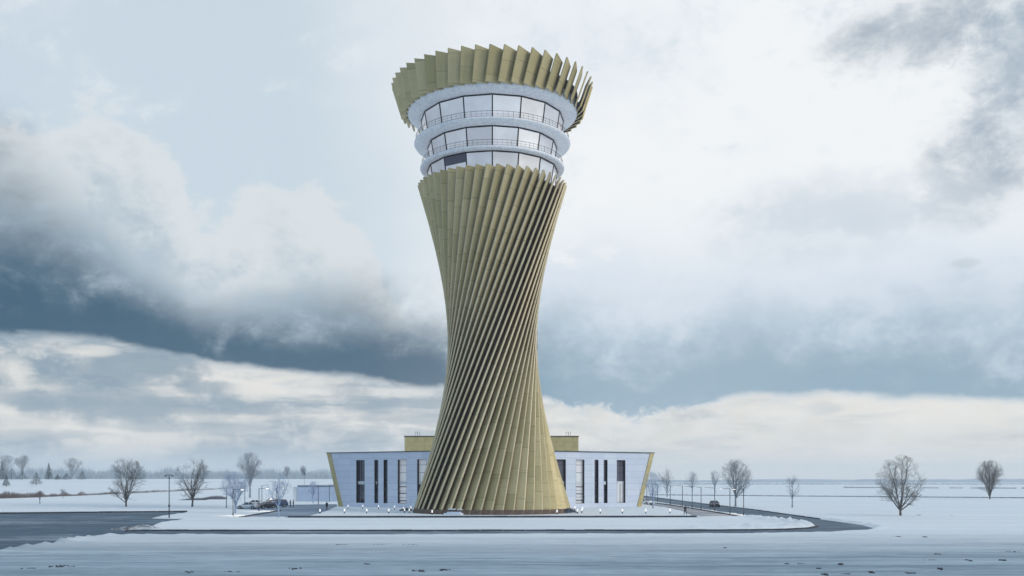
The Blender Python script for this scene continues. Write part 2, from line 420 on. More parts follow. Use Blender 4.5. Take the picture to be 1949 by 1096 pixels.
def sheet(name,poly,zz,mat):
    import bmesh
    b=bmesh.new(); vs=[b.verts.new((x,y,zz)) for x,y in poly]; f=b.faces.new(vs); f.normal_update()
    if f.normal.z<0: f.normal_flip()
    bmesh.ops.triangulate(b,faces=[f]); m=bpy.data.meshes.new(name); b.to_mesh(m); b.free(); m.materials.append(mat)
    o=bpy.data.objects.new(name,m); C.objects.link(o); tag(o,kind='structure'); return o
sheet('road',ROAD,.0,M['road']); sheet('driveway',DRIVE,.004,M['drive']); sheet('plaza',PLAZA,.008,M['plaza']); sheet('path',PATH,.006,M['road'])
def kerb(name,pts,w,h,mat,z0=-.05):
    b=MB(); P=[Vector((x,y,0)) for x,y in pts]; n=len(P)
    for i in range(n-1):
        a,c=P[i],P[i+1]; L=(c-a).length; k=max(1,int(L/2.4))
        d=(c-a)/k; nrm=Vector((-d.y,d.x,0)).normalized()*w/2
        for j in range(k):
            s=a+d*j; e=a+d*(j+.985); hh=h+random.uniform(-.02,.02)
            b.hexa([tuple(s-nrm)[:2]+(z0,),tuple(e-nrm)[:2]+(z0,),tuple(e+nrm)[:2]+(z0,),tuple(s+nrm)[:2]+(z0,),
                    tuple(s-nrm)[:2]+(hh,),tuple(e-nrm)[:2]+(hh,),tuple(e+nrm)[:2]+(hh,),tuple(s+nrm)[:2]+(hh,)])
    return tag(b.build(name,mat),kind='structure')
kerb('road_kerb',gp([(240,1009.5)]+ISL_FRONT),.35,.17,M['conc'])
kerb('terrace_kerb',gp([(549,982.6),(1326,982.0)]),.4,.24,M['conc'])
kerb('plaza_kerb',gp([(1244,955.2),(1276,959.6),(1300,963.2),(1334,968.8),(1370,974.8),(1408,981.4)]),.3,.2,M['conc'])
kerb('driveway_kerb',gp([(456,983.4),(490,977.6),(534,970.5)]),.3,.22,M['conc'])
kerb('lot_kerb',gp([(-260,978),(-10,976),(270,973.4),(357,972.6)]),.4,.3,M['conc'])
kerb('right_road_kerb',gp([(1130,929),(1200,938.4),(1240,944),(1340,957),(1440,969),(1560,986)]),.25,.14,M['conc'])

# ------------------------------------------------------------------ tower
NF=48; R0=8.5; KB=.383; ZW=32.6; ZT=62.0
tower=thing('control_tower','tall twisted gold-finned control tower with three white glazed decks and a gold crown','control tower',(0,TD,0))
def fin_mesh(name,k,z0,z1,w,th,slant,mats,nz=24,twotone=False):
    b=MB(); rows=[]
    for i in range(nz+1):
        t=i/nz; row=[]
        zo=z0+(z1-z0)*t; zi=zo-slant*t
        tho=th; thi=th*.75
        # cross-section corner list (r along the mid radial, sideways offset)
        for r_,s_,zz in ((R0,-tho*.32,zo),(R0,tho*.32,zo),(R0-.10,tho*.5,zo),(R0-w,thi*.5,zi),(R0-w,-thi*.5,zi),(R0-.10,-tho*.5,zo)):
            row.append((k*(zz-ZW)+s_, -r_, zz))
        rows.append(row)
    n=6
    vs=[p for r in rows for p in r]; fs=[]; ms=[]
    for i in range(nz):
        for j in range(n):
            j2=(j+1)%n; fs.append((i*n+j,i*n+j2,(i+1)*n+j2,(i+1)*n+j)); 
            zm_=z0+(z1-z0)*(i+.5)/nz
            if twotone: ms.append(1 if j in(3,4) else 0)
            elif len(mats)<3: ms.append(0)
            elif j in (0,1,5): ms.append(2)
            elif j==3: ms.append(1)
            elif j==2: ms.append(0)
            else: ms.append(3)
    fs.append(tuple(range(n))[::-1]); ms.append(0); fs.append(tuple(nz*n+j for j in range(n))); ms.append(0)
    b.v=vs; b.f=[list(f) for f in fs]; b.m=ms
    return b.build(name,mats,tower)
b0=fin_mesh('fin',KB,0.95,ZT,2.75,.40,.35,[M['gold_up'],M['gold_inner'],M['gold_edge_lit'],M['gold_low']],32)
f0=fin_mesh('fin_foot',KB,-.1,.947,2.72,.39,0,[M['foot']],1)
f0.parent=b0
c0=fin_mesh('crown_fin',.353,75.3,80.9,2.95,.32,.55,[M['gold'],M['gold_inner']],8,True)
for i in range(NF):
    a=2*math.pi*(i+.35)/NF
    for src in (b0,c0):
        if i==0: o=src
        else:
            o=src.copy(); C.objects.link(o)
            if src is b0: f=f0.copy(); C.objects.link(f); f.parent=o
        o.rotation_euler=(0,0,a)
# core behind the fins
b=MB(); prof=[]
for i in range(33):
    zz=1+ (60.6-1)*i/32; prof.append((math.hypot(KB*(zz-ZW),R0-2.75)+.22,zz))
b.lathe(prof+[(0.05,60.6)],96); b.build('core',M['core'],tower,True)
b=MB(); rb=math.hypot(KB*ZW,R0-1.1)
b.lathe([(rb+.35,-.2),(rb+.35,.93),(rb-.5,.94),(rb-1.5,.94)],132); b.build('plinth',M['plinth'],tower)
b=MB(); b.lathe([(0.05,60.75),(12.4,60.75),(12.4,60.9),(0.05,60.9)],64); b.build('lower_deck',M['slab'],tower)
def slab(name,prof): 
    b=MB(); b.lathe(prof,128); return smoother(b.build(name,M['slab'],tower),50)
slab('balcony_slab',[(10,64.95),(12.3,64.95),(12.9,64.80),(13.35,64.86),(13.62,65.02),(13.72,65.25),(13.66,65.42),(13.5,65.48),(10,65.50)])
slab('balcony_slab',[(10,69.45),(12.2,69.45),(13.2,69.22),(14.2,69.36),(14.66,69.58),(14.84,69.86),(14.78,70.05),(14.6,70.12),(10,70.14)])
slab('roof_slab',[(10,74.62),(13.35,74.60),(14.6,74.62),(15.5,74.92),(16.0,75.3),(16.25,75.8),(16.3,76.8),(16.05,76.85),(15.9,76.5),(0.05,76.5)])
b=MB(); b.lathe([(16.1,76.8),(16.18,78.9),(15.95,78.9),(15.9,76.6)],88); b.build('parapet',M['parapet'],tower)
def ringpt(r,phi,z): return Vector((r*math.sin(phi),-r*math.cos(phi),z))
def make_window(rb,zb,rt,zt,i,mat):
    p0=2*math.pi*i/16; p1=2*math.pi*(i+1)/16
    A,B=ringpt(rb,p0,zb),ringpt(rb,p1,zb); D,Cc=ringpt(rt,p0,zt),ringpt(rt,p1,zt)
    nrm=(B-A).cross(D-A).normalized()
    f=MB()
    def bar(p,q,w,d):
        u=(q-p).normalized(); s=u.cross(nrm).normalized()*w/2; n_=nrm*d/2
        f.hexa([tuple(p-s-n_),tuple(p+s-n_),tuple(p+s+n_),tuple(p-s+n_),tuple(q-s-n_),tuple(q+s-n_),tuple(q+s+n_),tuple(q-s+n_)])
    up=(D-A).normalized()
    bar(A+up*.05,D-up*.03,.21,.2)
    t=(Cc-D).normalized(); bar(D+t*.09-up*.10,Cc-t*.09-up*.10,.27,.2)
    t=(B-A).normalized(); bar(A+t*.09+up*.10,B-t*.09+up*.10,.14,.16)
    fo=f.build('window',M['black'],tower)
    g_=MB(); e=nrm*.03; tt=(B-A).normalized()*.085
    g_.hexa([tuple(A+tt-e),tuple(B-tt-e),tuple(B-tt+e),tuple(A+tt+e),tuple(D+tt-e),tuple(Cc-tt-e),tuple(Cc-tt+e),tuple(D+tt+e)])
    g_.build('pane',mat,fo)
    return fo,(A,B,Cc,D,nrm,tt)
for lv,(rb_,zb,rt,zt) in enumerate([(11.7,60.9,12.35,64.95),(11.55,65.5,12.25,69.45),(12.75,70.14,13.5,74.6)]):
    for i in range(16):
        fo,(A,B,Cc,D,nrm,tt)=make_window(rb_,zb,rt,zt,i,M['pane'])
        if lv==0 and i==14:
            e=nrm*.06; w=MB(); k=.42
            A2=D+(A-D)*k; B2=Cc+(B-Cc)*k; dn=(A-D).normalized()*.2
            w.hexa([tuple(A2+tt+nrm*.035),tuple(B2-tt+nrm*.035),tuple(B2-tt+e),tuple(A2+tt+e),tuple(D+dn+tt+nrm*.035),tuple(Cc+dn-tt+nrm*.035),tuple(Cc+dn-tt+e),tuple(D+dn+tt+e)])
            w.build('blind',M['blindgrey'],fo)
def railing(r,z):
    b=MB(); n=96
    for hz,rad in ((1.08,.035),(.62,.018),(.16,.022)):
        b.tube([ringpt(r,2*math.pi*j/n,z+hz) for j in range(n)],rad,5,closed=True)
    for j in range(n):
        p=ringpt(r,2*math.pi*j/n,z); b.tube([p,p+Vector((0,0,1.08))],.03 if j%4==0 else .016,4)
    b.build('railing',M['black'],tower)
railing(13.35,65.46); railing(14.5,70.1)
# service ladder cage on the right flank of the shaft, entrance at the foot
b=MB()
zz0,zz1=30.5,37.5
b.box(8.35,8.55,-.35,.35,zz0,zz1); b.build('service_shaft',M['pole'],tower)
ang=R(-24); e=MB(); rr=math.hypot(KB*ZW,R0)
def loc(px_,r_): # position round the foot
    return (r_*math.sin(px_),-r_*math.cos(px_))
def arcbox(bb,a0,a1,r0_,r1_,z0,z1,n=6):
    for i in range(n):
        u=a0+(a1-a0)*i/n; w=a0+(a1-a0)*(i+1)/n
        bb.hexa([loc(u,r1_)+(z0,),loc(w,r1_)+(z0,),loc(w,r0_)+(z0,),loc(u,r0_)+(z0,),loc(u,r1_)+(z1,),loc(w,r1_)+(z1,),loc(w,r0_)+(z1,),loc(u,r0_)+(z1,)])
arcbox(e,R(-32),R(-20),14.2,16.2,-.1,.40); arcbox(e,R(-31),R(-21.5),14.2,15.6,.403,.62); e.build('entrance_step',M['roofsnow'],tower)
e=MB(); arcbox(e,R(-31),R(-26.5),14.0,15.25,.98,1.16,3); e.build('entrance_canopy',M['roofsnow'],tower)
e=MB(); arcbox(e,R(-24.2),R(-21.5),14.0,15.15,.95,1.08,3); e.build('entrance_canopy',M['roofsnow'],tower)
e=MB(); arcbox(e,R(-30.8),R(-26.8),13.9,14.95,.5,.98,3); e.build('entrance_door',M['pane_dark'],tower)
e=MB(); arcbox(e,R(-24),R(-21.7),13.9,14.9,.5,.95,3); e.build('entrance_door',M['pane_dark'],tower)

# ------------------------------------------------------------------ building behind the tower: two white wings in a shallow V
SL=.577; AY=211.4; BA=math.atan(SL)
bld=thing('terminal_building','low white panelled building with two splayed wings and gold slanted ends behind the tower','building',(0,AY,0))
def wing_u(px):                               # distance along the wing from the apex for a pixel column
    d=abs(px-CX)/F; xx=d*AY/(1-SL*d); return xx/math.cos(BA)
ZR=12.55; ZB=.05
for sgn in (-1,1):
    w=bpy.data.objects.new('wing_wall',None)
    # local frame: +u along the wing outwards, v into the building
    def P(u,v,zz): 
        return (sgn*(u*math.cos(BA)-v*math.sin(BA)*1.0), u*math.sin(BA)+v*math.cos(BA), zz)
    # parts use an object frame with local x along the wing so that the panel joints follow the wall
    rot=BA if sgn>0 else math.pi-BA
    def mk(bb,name,mat,parent=None,smooth=False):
        o=bb.build(name,mat,parent or bld,smooth)
        if parent is None:
            o.rotation_euler=(0,0,BA*sgn)
        return o
    def X_(u): return sgn*u
    if sgn<0: wins=[(678,694,'a'),(712.5,720,'n'),(730,737.6,'n'),(757,774,'b'),(794,812,'c')]; ob,ot=(645,622)
    else: wins=[(1174,1190.4,'d'),(1149,1156.4,'n'),(1131.6,1139.2,'n'),(1096,1112.4,'b'),(1059,1077,'c')]; ob,ot=(1211,1245)
    ub=wing_u(653 if sgn<0 else 1212); ut=wing_u(630 if sgn<0 else 1237)
    ws=sorted([tuple(sorted((wing_u(a),wing_u(c))))+(k,) for a,c,k in wins])
    z0,z1=1.05,10.85
    wall=MB()
    # strips between windows, front face at v=0 and thickness .45, cut round the window openings
    def quadwall(u0,u1,za,zb_,ub0=None,ub1=None):
        # allows slanted end: u at the bottom (u1) and at the top (ub1)
        a0,a1=(u0,u1); c0_,c1=(ub0 if ub0 is not None else u0),(ub1 if ub1 is not None else u1)
        wall.hexa([(X_(a0),0,za),(X_(a1),0,za),(X_(a1),.45,za),(X_(a0),.45,za),(X_(c0_),0,zb_),(X_(c1),0,zb_),(X_(c1),.45,zb_),(X_(c0_),.45,zb_)])
    ue=lambda zz: ub+(ut-ub)*(zz-ZB)/(ZR-ZB)
    quadwall(-.3,ue(ZB),ZB,z0,None,ue(z0)); quadwall(-.3,ue(z1),z1,ZR,None,ue(ZR))
    last=-.3
    for u0,u1,k in ws: quadwall(last,u0,z0,z1); last=u1
    quadwall(last,ue(z0),z0,z1,None,ue(z1))
    wo=mk(wall,'wall',M['panel'])
    for u0,u1,k in ws:
        f=MB(); D=.75 if k!='n' else .6
        # dark reveal lining and back frame
        f.box(*sorted((X_(u0+.002),X_(u0+.06))),.02,D,z0,z1); f.box(*sorted((X_(u1-.06),X_(u1-.002))),.02,D,z0,z1)
        f.box(*sorted((X_(u0+.06),X_(u1-.06))),.02,D,z0+.002,z0+.06); f.box(*sorted((X_(u0+.06),X_(u1-.06))),.02,D,z1-.06,z1-.002)
        um=(u0+u1)/2
        if k in 'ad': f.box(*sorted((X_(um-.04+.2),X_(um+.04+.2))),D-.14,D,z0+.06,z1-.06)
        for zz in ([7.9,9.6] if k!='n' else [8.2]): f.box(*sorted((X_(u0+.06),X_(u1-.06))),D-.10,D-.02,zz,zz+.07)
        fo=mk(f,'window',M['reveal'] if 'reveal' in M else M['black'])
        zm=5.65
        for (za,zb_,nm) in ((z0+.06,zm-.35,'l'),(zm+.35,z1-.06,'u')):
            g_=MB(); g_.box(*sorted((X_(u0+.06),X_(u1-.06))),D-.06,D-.03,za,zb_)
            mt=M['pane_dark']
            if k=='b': mt=M['pane_light']
            if k=='d' and nm=='u': mt=M['blindgrey']
            if k=='d' and nm=='l': mt=M['pane_light']
            if k=='c' and nm=='u': mt=M['blindgrey'] if sgn>0 else M['pane_light']
            g_.build('pane',mt,fo)
        if k!='n':
            s_=MB(); s_.box(*sorted((X_(u0+.06),X_(u1-.06))),D-.16,D-.01,zm-.35,zm+.35); s_.build('spandrel',M['white'],fo)
            if k in 'bc':
                s_=MB()
                for q_ in range(5): 
                    zz=1.6+q_*.75+random.uniform(-.1,.1); a_=u0+.3 if sgn<0 else u0+.1
                    s_.box(*sorted((X_(u0+.06),X_(u1-.06))),D-.07,D-.045,zz,zz+(.07 if q_%2 else .22))
                s_.build('blind',M['blindgrey'],fo)
        else:
            s_=MB(); s_.box(*sorted((X_(u0+.06),X_(u0+.45))),D-.2,D-.01,zm-.12,zm+.12); s_.build('spandrel',M['white'],fo)
        bk=MB(); bk.box(*sorted((X_(u0-.1),X_(u1+.1))),D+.05,D+.1,z0-.1,z1+.1); 
    # slanted gold end wall: a thick raked slab standing slightly proud of the white wall, running back along the end
    e=MB(); th=1.15
    e.hexa([(X_(ub),-.18,ZB),(X_(ub+th),-.18,ZB),(X_(ub+th),13,ZB),(X_(ub),13,ZB),(X_(ut),-.18,ZR+.0),(X_(ut+th),-.18,ZR),(X_(ut+th),13,ZR),(X_(ut),13,ZR)])
    mk(e,'end_wall',M['goldpanel'])
    c=MB(); c.box(*sorted((X_(-.3),X_(ut+th+.12))),-.22,.5,ZR+.003,ZR+.17)
    mk(c,'coping',M['black'])
    r_=MB(); r_.box(*sorted((X_(0),X_(ut-.1))),.5,13,ZR-.35,ZR-.05); mk(r_,'roof',M['roofsnow'])
    bw_=MB(); bw_.box(*sorted((X_(0.5),X_(ub-.2))),12.6,13,ZB,ZR-.4); mk(bw_,'back_wall',M['panel'])
# gold penthouse on the roof
py0=229-AY; X0,X1=GX(770,229),GX(1101,229)
b=MB(); b.box(X0,X1,py0,py0+11,ZR-.3,16.25); b.build('penthouse',M['goldpanel'],bld)
b=MB(); b.box(X0-.12,X1+.12,py0-.12,py0+11.12,16.253,16.42); b.build('penthouse_coping',M['black'],bld)
for px in (794,1081):
    xc=GX(px,229.3); b=MB()
    for dx in (-.42,.08):
        pts=[(xc+dx,py0+.3,16.4)]+[(xc+dx+.26-.26*math.cos(t),py0+.3,17.05+.26*math.sin(t)) for t in np.linspace(0,math.pi,8)]+[(xc+dx+.52,py0+.3,16.4)]
        b.tube(pts,.04,6)
    b.build('ladder_hoop',M['pole'],bld)

# ------------------------------------------------------------------ trees
def bare_tree(px,foot,top,width,seed,label,mat='bark',group=None,n_limb=8,low=.12,spread=45,dist=None,twig=.013,dens=1.15,name='bare_tree',cat='tree',up=.13,cone=0):
    rnd=random.Random(seed)
    y=dist if dist else F*H/(foot-HY); x=GX(px,y); zb=gz(x,y)-.1
    s=y/F; Ht=(foot-top)*s if not dist else (foot-top)*s
    Wd=width*s
    root=thing(name,label,cat,(x,y,zb),0,group)
    T=MB(); K=MB()
    a,c=Wd/2,Ht*(1-low)/2; cz=Ht*low+c
    def reach(p,d):                           # distance along d to the crown's outline
        ax,az=p.x/a,(p.z-cz)/c; ay=p.y/a; dx,dy,dz=d.x/a,d.y/a,d.z/c
        A=dx*dx+dy*dy+dz*dz; B=ax*dx+ay*dy+az*dz; Q=ax*ax+ay*ay+az*az-1
        disc=B*B-A*Q
        return max(.2,(-B+math.sqrt(disc))/A) if disc>0 else .25*Ht
    def grow(p,d,L,r,lev):
        n=5 if lev<2 else 3; pts=[p.copy()]; rad=[r]; q=p.copy(); dd=d.copy()
        for i in range(n):
            j=.10 if lev<2 else .22
            dd=(dd+Vector((rnd.gauss(0,j),rnd.gauss(0,j),rnd.gauss(0,j)+up*.22))).normalized()
            q=q+dd*(L/n); pts.append(q.copy()); rad.append(max(twig*.55,r*(1-(i+1)/n*.82)))
        (T if lev<=1 else K).tube(pts,rad,5 if lev<2 else 3,cap=False)
        if lev>=4 or L<.35: return
        kids=[0,int(10*dens+.5),int(6*dens+.5),3][lev] if lev<4 else 0
        for k in range(kids):
            t=rnd.uniform(.18,.98); i=min(n-1,int(t*n)); fr=t*n-i
            b_=pts[i].lerp(pts[i+1],fr); base=(pts[i+1]-pts[i]).normalized()
            ax=base.cross(Vector((rnd.gauss(0,1),rnd.gauss(0,1),rnd.gauss(0,1))))
            if ax.length<1e-3: continue
            nd=Matrix.Rotation(R(rnd.uniform(22,52)),3,ax.normalized())@base
            nd=(nd+Vector((0,0,up*.5))).normalized()
            ln=min(reach(b_,nd)*rnd.uniform(.65,1.0), L*rnd.uniform(.34,.62))
            grow(b_,nd,ln,max(twig,rad[i]*rnd.uniform(.32,.48)),lev+1)
    r0=max(.09,Ht*.0185)
    th=Ht*low*1.15+.25
    lean=Vector((rnd.uniform(-.05,.05),rnd.uniform(-.05,.05),1))
    T.tube([lean*0,lean*th*.12,lean*th*.5,lean*th],[r0*1.5,r0*1.1,r0*.95,r0*.75],7)
    for k in range(n_limb):
        az=2*math.pi*(k+rnd.uniform(-.3,.3))/n_limb
        tilt=R(rnd.uniform(.12,1)*spread) if not cone else R(rnd.uniform(.6,1)*spread)
        h0=lean*(th*(rnd.uniform(.45,1.0) if not cone else rnd.uniform(.5,1)))
        if cone: h0=lean*(Ht*rnd.uniform(low,.75))
        d=Vector((math.sin(az)*math.sin(tilt),math.cos(az)*math.sin(tilt),math.cos(tilt)))
        grow(h0,d,reach(h0,d)*rnd.uniform(.82,1.0),r0*rnd.uniform(.42,.68)*(1 if not cone else .6),1)
    if cone or True:
        d=Vector((rnd.uniform(-.08,.08),rnd.uniform(-.08,.08),1)).normalized(); h0=lean*th
        grow(h0,d,reach(h0,d)*.96,r0*.7,1)
    T.build('trunk',M[mat],root,True,fix=False); K.build('crown',M[mat],root,False,fix=False)
    return root
bare_tree(240,963.5,868,80,11,'dark bare tree with a broad crown, left of the tall street lamp','bark','bare trees standing in the snow',9,.10,55)
bare_tree(366,963.5,865,70,23,'dark bare tree with forked limbs between the street lamp and the brushwood','bark','bare trees standing in the snow',8,.14,56,dens=1.0)
bare_tree(1714,981,863,94,31,'large dark bare tree, second from the right edge, alone in the open snow','bark','bare trees standing in the snow',11,.10,58,dens=1.05)
bare_tree(1884,949,872,58,47,'dark bare tree with upright fan of limbs, furthest right in the open snow','bark','bare trees standing in the snow',12,.05,34,up=.3)
bare_tree(1400,963,871,66,53,'bare tree with a pale trunk and fan crown behind the right lamp row','bark_mid','bare trees standing in the snow',10,.20,42,dens=1.1,up=.25)
bare_tree(1508,965,898,28,61,'slim young bare tree alone in the snow right of the lamp row','bark_mid','bare trees standing in the snow',9,.2,38,cone=1,dens=.7)
bare_tree(448,976,893,58,71,'rimed bluish tree behind the nearest lit lamp on the left','bark_blue','frosted trees by the car park',8,.24,46)
bare_tree(530,984,898,52,83,'rimed bluish tree with thin white trunk in front of the parked blue car','bark_blue','frosted trees by the car park',7,.30,46,dens=.7)
bare_tree(1243,966,893,50,97,'rimed bluish tree beside the right gold end of the building','bark_blue','frosted trees by the car park',7,.22,48,dens=.8)
bare_tree(476,946,857,56,101,'tall pale bare tree behind the parked white cars','bark_mid','bare trees far behind the car park',9,.28,40)
bare_tree(596,957,912,30,113,'small rimed tree in front of the pale blue shed','bark_blue','frosted trees by the car park',7,.22,48,dens=.6)
bare_tree(1270,944,888,30,127,'pale hazy bare tree just right of the building end, behind the lamps','bark_mid','hazy trees beyond the right road',9,.2,40,dens=.8)
bare_tree(1318,934,895,30,131,'small hazy bare tree far behind the middle of the right lamp row','bark_mid','hazy trees beyond the right road',10,.2,50,dens=.8)
bare_tree(1361,936,891,22,137,'narrow hazy bare tree left of the fan crown behind the lamps','bark_mid','hazy trees beyond the right road',7,.25,38,dens=.8)
bare_tree(76,958,931,22,149,'tiny bare sapling in the snow before the reed strip','bark','saplings on the snow at left',5,.3,40,dens=.5,twig=.014,name='sapling',cat='sapling')
bare_tree(120,951,932,18,151,'tiny bare sapling behind the reed strip, right of another sapling','bark_mid','saplings on the snow at left',5,.3,45,dens=.5,twig=.014,dist=345,name='sapling',cat='sapling')
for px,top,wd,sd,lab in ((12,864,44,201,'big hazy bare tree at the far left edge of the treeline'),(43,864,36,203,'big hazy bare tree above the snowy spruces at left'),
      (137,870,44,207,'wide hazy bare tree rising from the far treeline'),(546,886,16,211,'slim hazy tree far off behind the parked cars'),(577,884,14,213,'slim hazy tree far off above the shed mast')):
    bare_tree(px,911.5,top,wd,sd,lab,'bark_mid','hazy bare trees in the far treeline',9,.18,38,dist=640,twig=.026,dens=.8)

def conifer(px,top,wd,label,seed,dist=600,base=911.5):
    rnd=random.Random(seed); y=dist; x=GX(px,y); s=y/F; zb=gz(x,y); Ht=(base-top+3)*s; Rr=wd*1.45*s/2
    root=thing('spruce',label,'tree',(x,y,zb),0,'snowy spruces at the left treeline')
    T=MB(); T.tube([(0,0,-.2),(0,0,Ht*.95)],[.22,.04],6); T.build('trunk',M['bark'],root,fix=False)
    K=MB()
    for i in range(1700):
        t=rnd.random()**.7; zz=Ht*(.04+.95*(1-t)); rr=Rr*t*(1.08-.25*math.sin(zz*2.3)**2)*rnd.uniform(.35,1.0); a=rnd.uniform(0,6.283)
        L=rnd.uniform(.35,.75)*(.5+.5*t)*max(.6,Ht/9); w=L*.45
        o=Vector((math.cos(a)*rr,math.sin(a)*rr,zz)); u=Vector((math.cos(a),math.sin(a),-.35+rnd.uniform(-.2,.2))).normalized()*L; sd=Vector((-math.sin(a),math.cos(a),rnd.uniform(-.25,.25)))*w
        K.add([tuple(o-u*.5),tuple(o+sd*.5+Vector((0,0,.08))),tuple(o+u*.5),tuple(o-sd*.5)],[(0,1,2,3)])
    K.build('crown',M['needles'],root,fix=False)
conifer(93,881,13,'tall pointed snowy spruce in the left treeline',1)
conifer(22,892,24,'broad snowy spruce, left of the round bush, at the left treeline',2)
conifer(42,897,20,'rounded snowy spruce right of the broad one at left treeline',3)
conifer(69,898,20,'squat snowy spruce standing forward of the left treeline',4,500,919)
conifer(4,879,14,'dark snowy spruce cut by the left edge of the picture',5)
conifer(12,903,12,'small snowy spruce in front at the left edge',6,480,923)
conifer(127,902,18,'low snowy spruce right of the tall pointed one',7)
conifer(156,896,16,'snowy spruce left of the big dark bare tree in the treeline',8)
conifer(110,904,12,'smallest snowy spruce beside the tall pointed one',9)

# far wood, reeds, brush: masses nobody could count
def blades(mat,name,gen,label,cat='vegetation'):
    b=MB()
    for (x,y,z,h,w,lean) in gen:
        a=random.uniform(0,3.14); dx,dy=math.cos(a)*w,math.sin(a)*w
        b.add([(x-dx,y-dy,z),(x+dx,y+dy,z),(x+lean+dx*.3,y,z+h),(x+lean-dx*.3,y,z+h)],[(0,1,2,3)])
    o=b.build(name,M[mat],fix=False); tag(o,label,cat,kind='stuff'); return o
def wood():
    rnd=random.Random(5)
    for i in range(2600):
        px=rnd.uniform(-60,650); y=rnd.uniform(660,980); x=GX(px,y)
        hh=(4.6+7.5*vnoise(np.array([px*.06]),np.array([1.5]),11)[0]**1.3*rnd.uniform(.5,1)+2.2*rnd.random())*(1.0 if px<340 else .85)
        z=gz(x,y)-.2
        n=7
        for k in range(n):
            yield (x+rnd.gauss(0,1.6),y+rnd.gauss(0,1.6),z,hh*rnd.uniform(.55,1.0),rnd.uniform(.05,.16),rnd.gauss(0,1.0))
blades('wood','distant_wood',wood(),'hazy bare winter wood along the far left horizon','wood')
def reeds():
    rnd=random.Random(6)
    for i in range(9000):
        t=rnd.random()**1.6; y=331+(452-331)*t+rnd.gauss(0,3.2*(1-.55*t)); px=-30+460*t+rnd.uniform(-14,14); x=GX(px,y)
        clump=.35+1.2*vnoise(np.array([px*.09]),np.array([3.]),4)[0]
        yield (x,y,gz(x,y)-.05,(1.7-1.25*t)*clump*rnd.uniform(.5,1.1),rnd.uniform(.012,.05),rnd.gauss(0,.18))
blades('reed','reeds',reeds(),'brown dry reed strip crossing the snow at left','reeds')
def thicket(px0,px1,base,h,label,seed):
    rnd=random.Random(seed); y=F*H/(base-HY); b=MB()
    x0,x1=GX(px0,y),GX(px1,y); zb=gz((x0+x1)/2,y)
    root=thing('thicket',label,'shrub',((x0+x1)/2,y,zb),0,'grey brushwood on the snow at left')
    for i in range(1500):
        t=rnd.random(); x=(t-.5)*(x1-x0); env=(.35+.65*t**1.2)*math.sin(math.pi*min(1,t*.93+.05))**.5
        hh=h*env*rnd.uniform(.35,1); q=Vector((x,rnd.gauss(0,1.2),-.1)); d=Vector((rnd.gauss(.25,.5),rnd.gauss(0,.4),1)).normalized()
        b.tube([q,q+d*hh*.5,q+d*hh+Vector((rnd.gauss(0,.2),0,0))],[.04,.03,.012],3,cap=False)
    b.build('branches',M['thicket'],root,fix=False)
thicket(342,392,950.5,1.3,'low grey brushwood behind the forked bare tree',1)
thicket(380,428,949,2.2,'taller grey brushwood clump right of the forked bare tree',2)
# low juniper by the tower foot
def juniper(px,py,wd,h,label,seed):
    rnd=random.Random(seed); x,y=G(px,py); y=max(y,178); x=GX(px,y)
    root=thing('juniper_bush',label,'shrub',(x,y,.2)); b=MB()
    for i in range(700):
        a=rnd.uniform(0,6.283); u=rnd.random()**.5; p=Vector((math.cos(a)*u*wd/2,math.sin(a)*u*.8,h*.75*(1-u*u)*rnd.uniform(.3,1)))
        d=Vector((math.cos(a)*.9,math.sin(a)*.6,rnd.uniform(.1,.8))).normalized()*rnd.uniform(.2,.45); s_=Vector((-d.y,d.x,.1)).normalized()*.07
        b.add([tuple(p-s_),tuple(p+s_),tuple(p+d)],[(0,1,2)])
    b.build('foliage',M['juniper'],root,fix=False)
    t=MB(); t.tube([(0,0,-.25),(0,0,h*.5)],[.08,.04],6); t.build('stem',M['bark'],root)
juniper(1081,976,3.4,1.15,'dark low juniper bush at the right foot of the tower',3)
juniper(773,972,2.4,.6,'small dark juniper bush at the left foot of the tower',4)

# far hills and field edges on the right
def ridge(name,y,pts,mat,depth=120):
    b=MB(); n=len(pts)
    for i,(px,h) in enumerate(pts):
        x=GX(px,y); b.v+= [(x,y-depth*.5,-.5),(x,y,h),(x,y+depth*.5,-.5)]
    for i in range(n-1):
        for j in range(2): b.f.append([i*3+j,(i+1)*3+j,(i+1)*3+j+1,i*3+j+1]); b.m.append(0)
    return tag(b.build(name,M[mat],None,True),kind='structure')
rnd=random.Random(3)
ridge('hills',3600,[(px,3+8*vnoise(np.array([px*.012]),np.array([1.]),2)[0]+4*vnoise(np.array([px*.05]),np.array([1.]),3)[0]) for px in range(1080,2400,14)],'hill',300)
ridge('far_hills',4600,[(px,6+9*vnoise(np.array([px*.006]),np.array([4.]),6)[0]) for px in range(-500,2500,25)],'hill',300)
def hedge():
    r2=random.Random(8)
    for i in range(5000):
        px=r2.uniform(1180,2000); y=1750+r2.uniform(-60,60); x=GX(px,y)
        yield (x,y,-.3,r2.uniform(.6,2.2),r2.uniform(.2,.9),r2.gauss(0,.3))
blades('thicket','field_hedge',hedge(),'thin dark hedge line along the right horizon','hedge')
def ditch():
    r2=random.Random(9)
    for i in range(6000):
        t=r2.random(); px=1600+r2.uniform(0,380); y=F*H/(926.3+(px-1600)*.004-HY)+r2.gauss(0,2); x=GX(px,y)
        if vnoise(np.array([px*.05]),np.array([2.]),4)[0]<.35: continue
        yield (x,y,gz(x,y)-.05,r2.uniform(.1,.8)*(3.0 if r2.random()<.01 else 1),r2.uniform(.03,.3),r2.gauss(0,.2))
blades('thicket','ditch_grass',ditch(),'dry grass along a ditch in the far right field','grass')
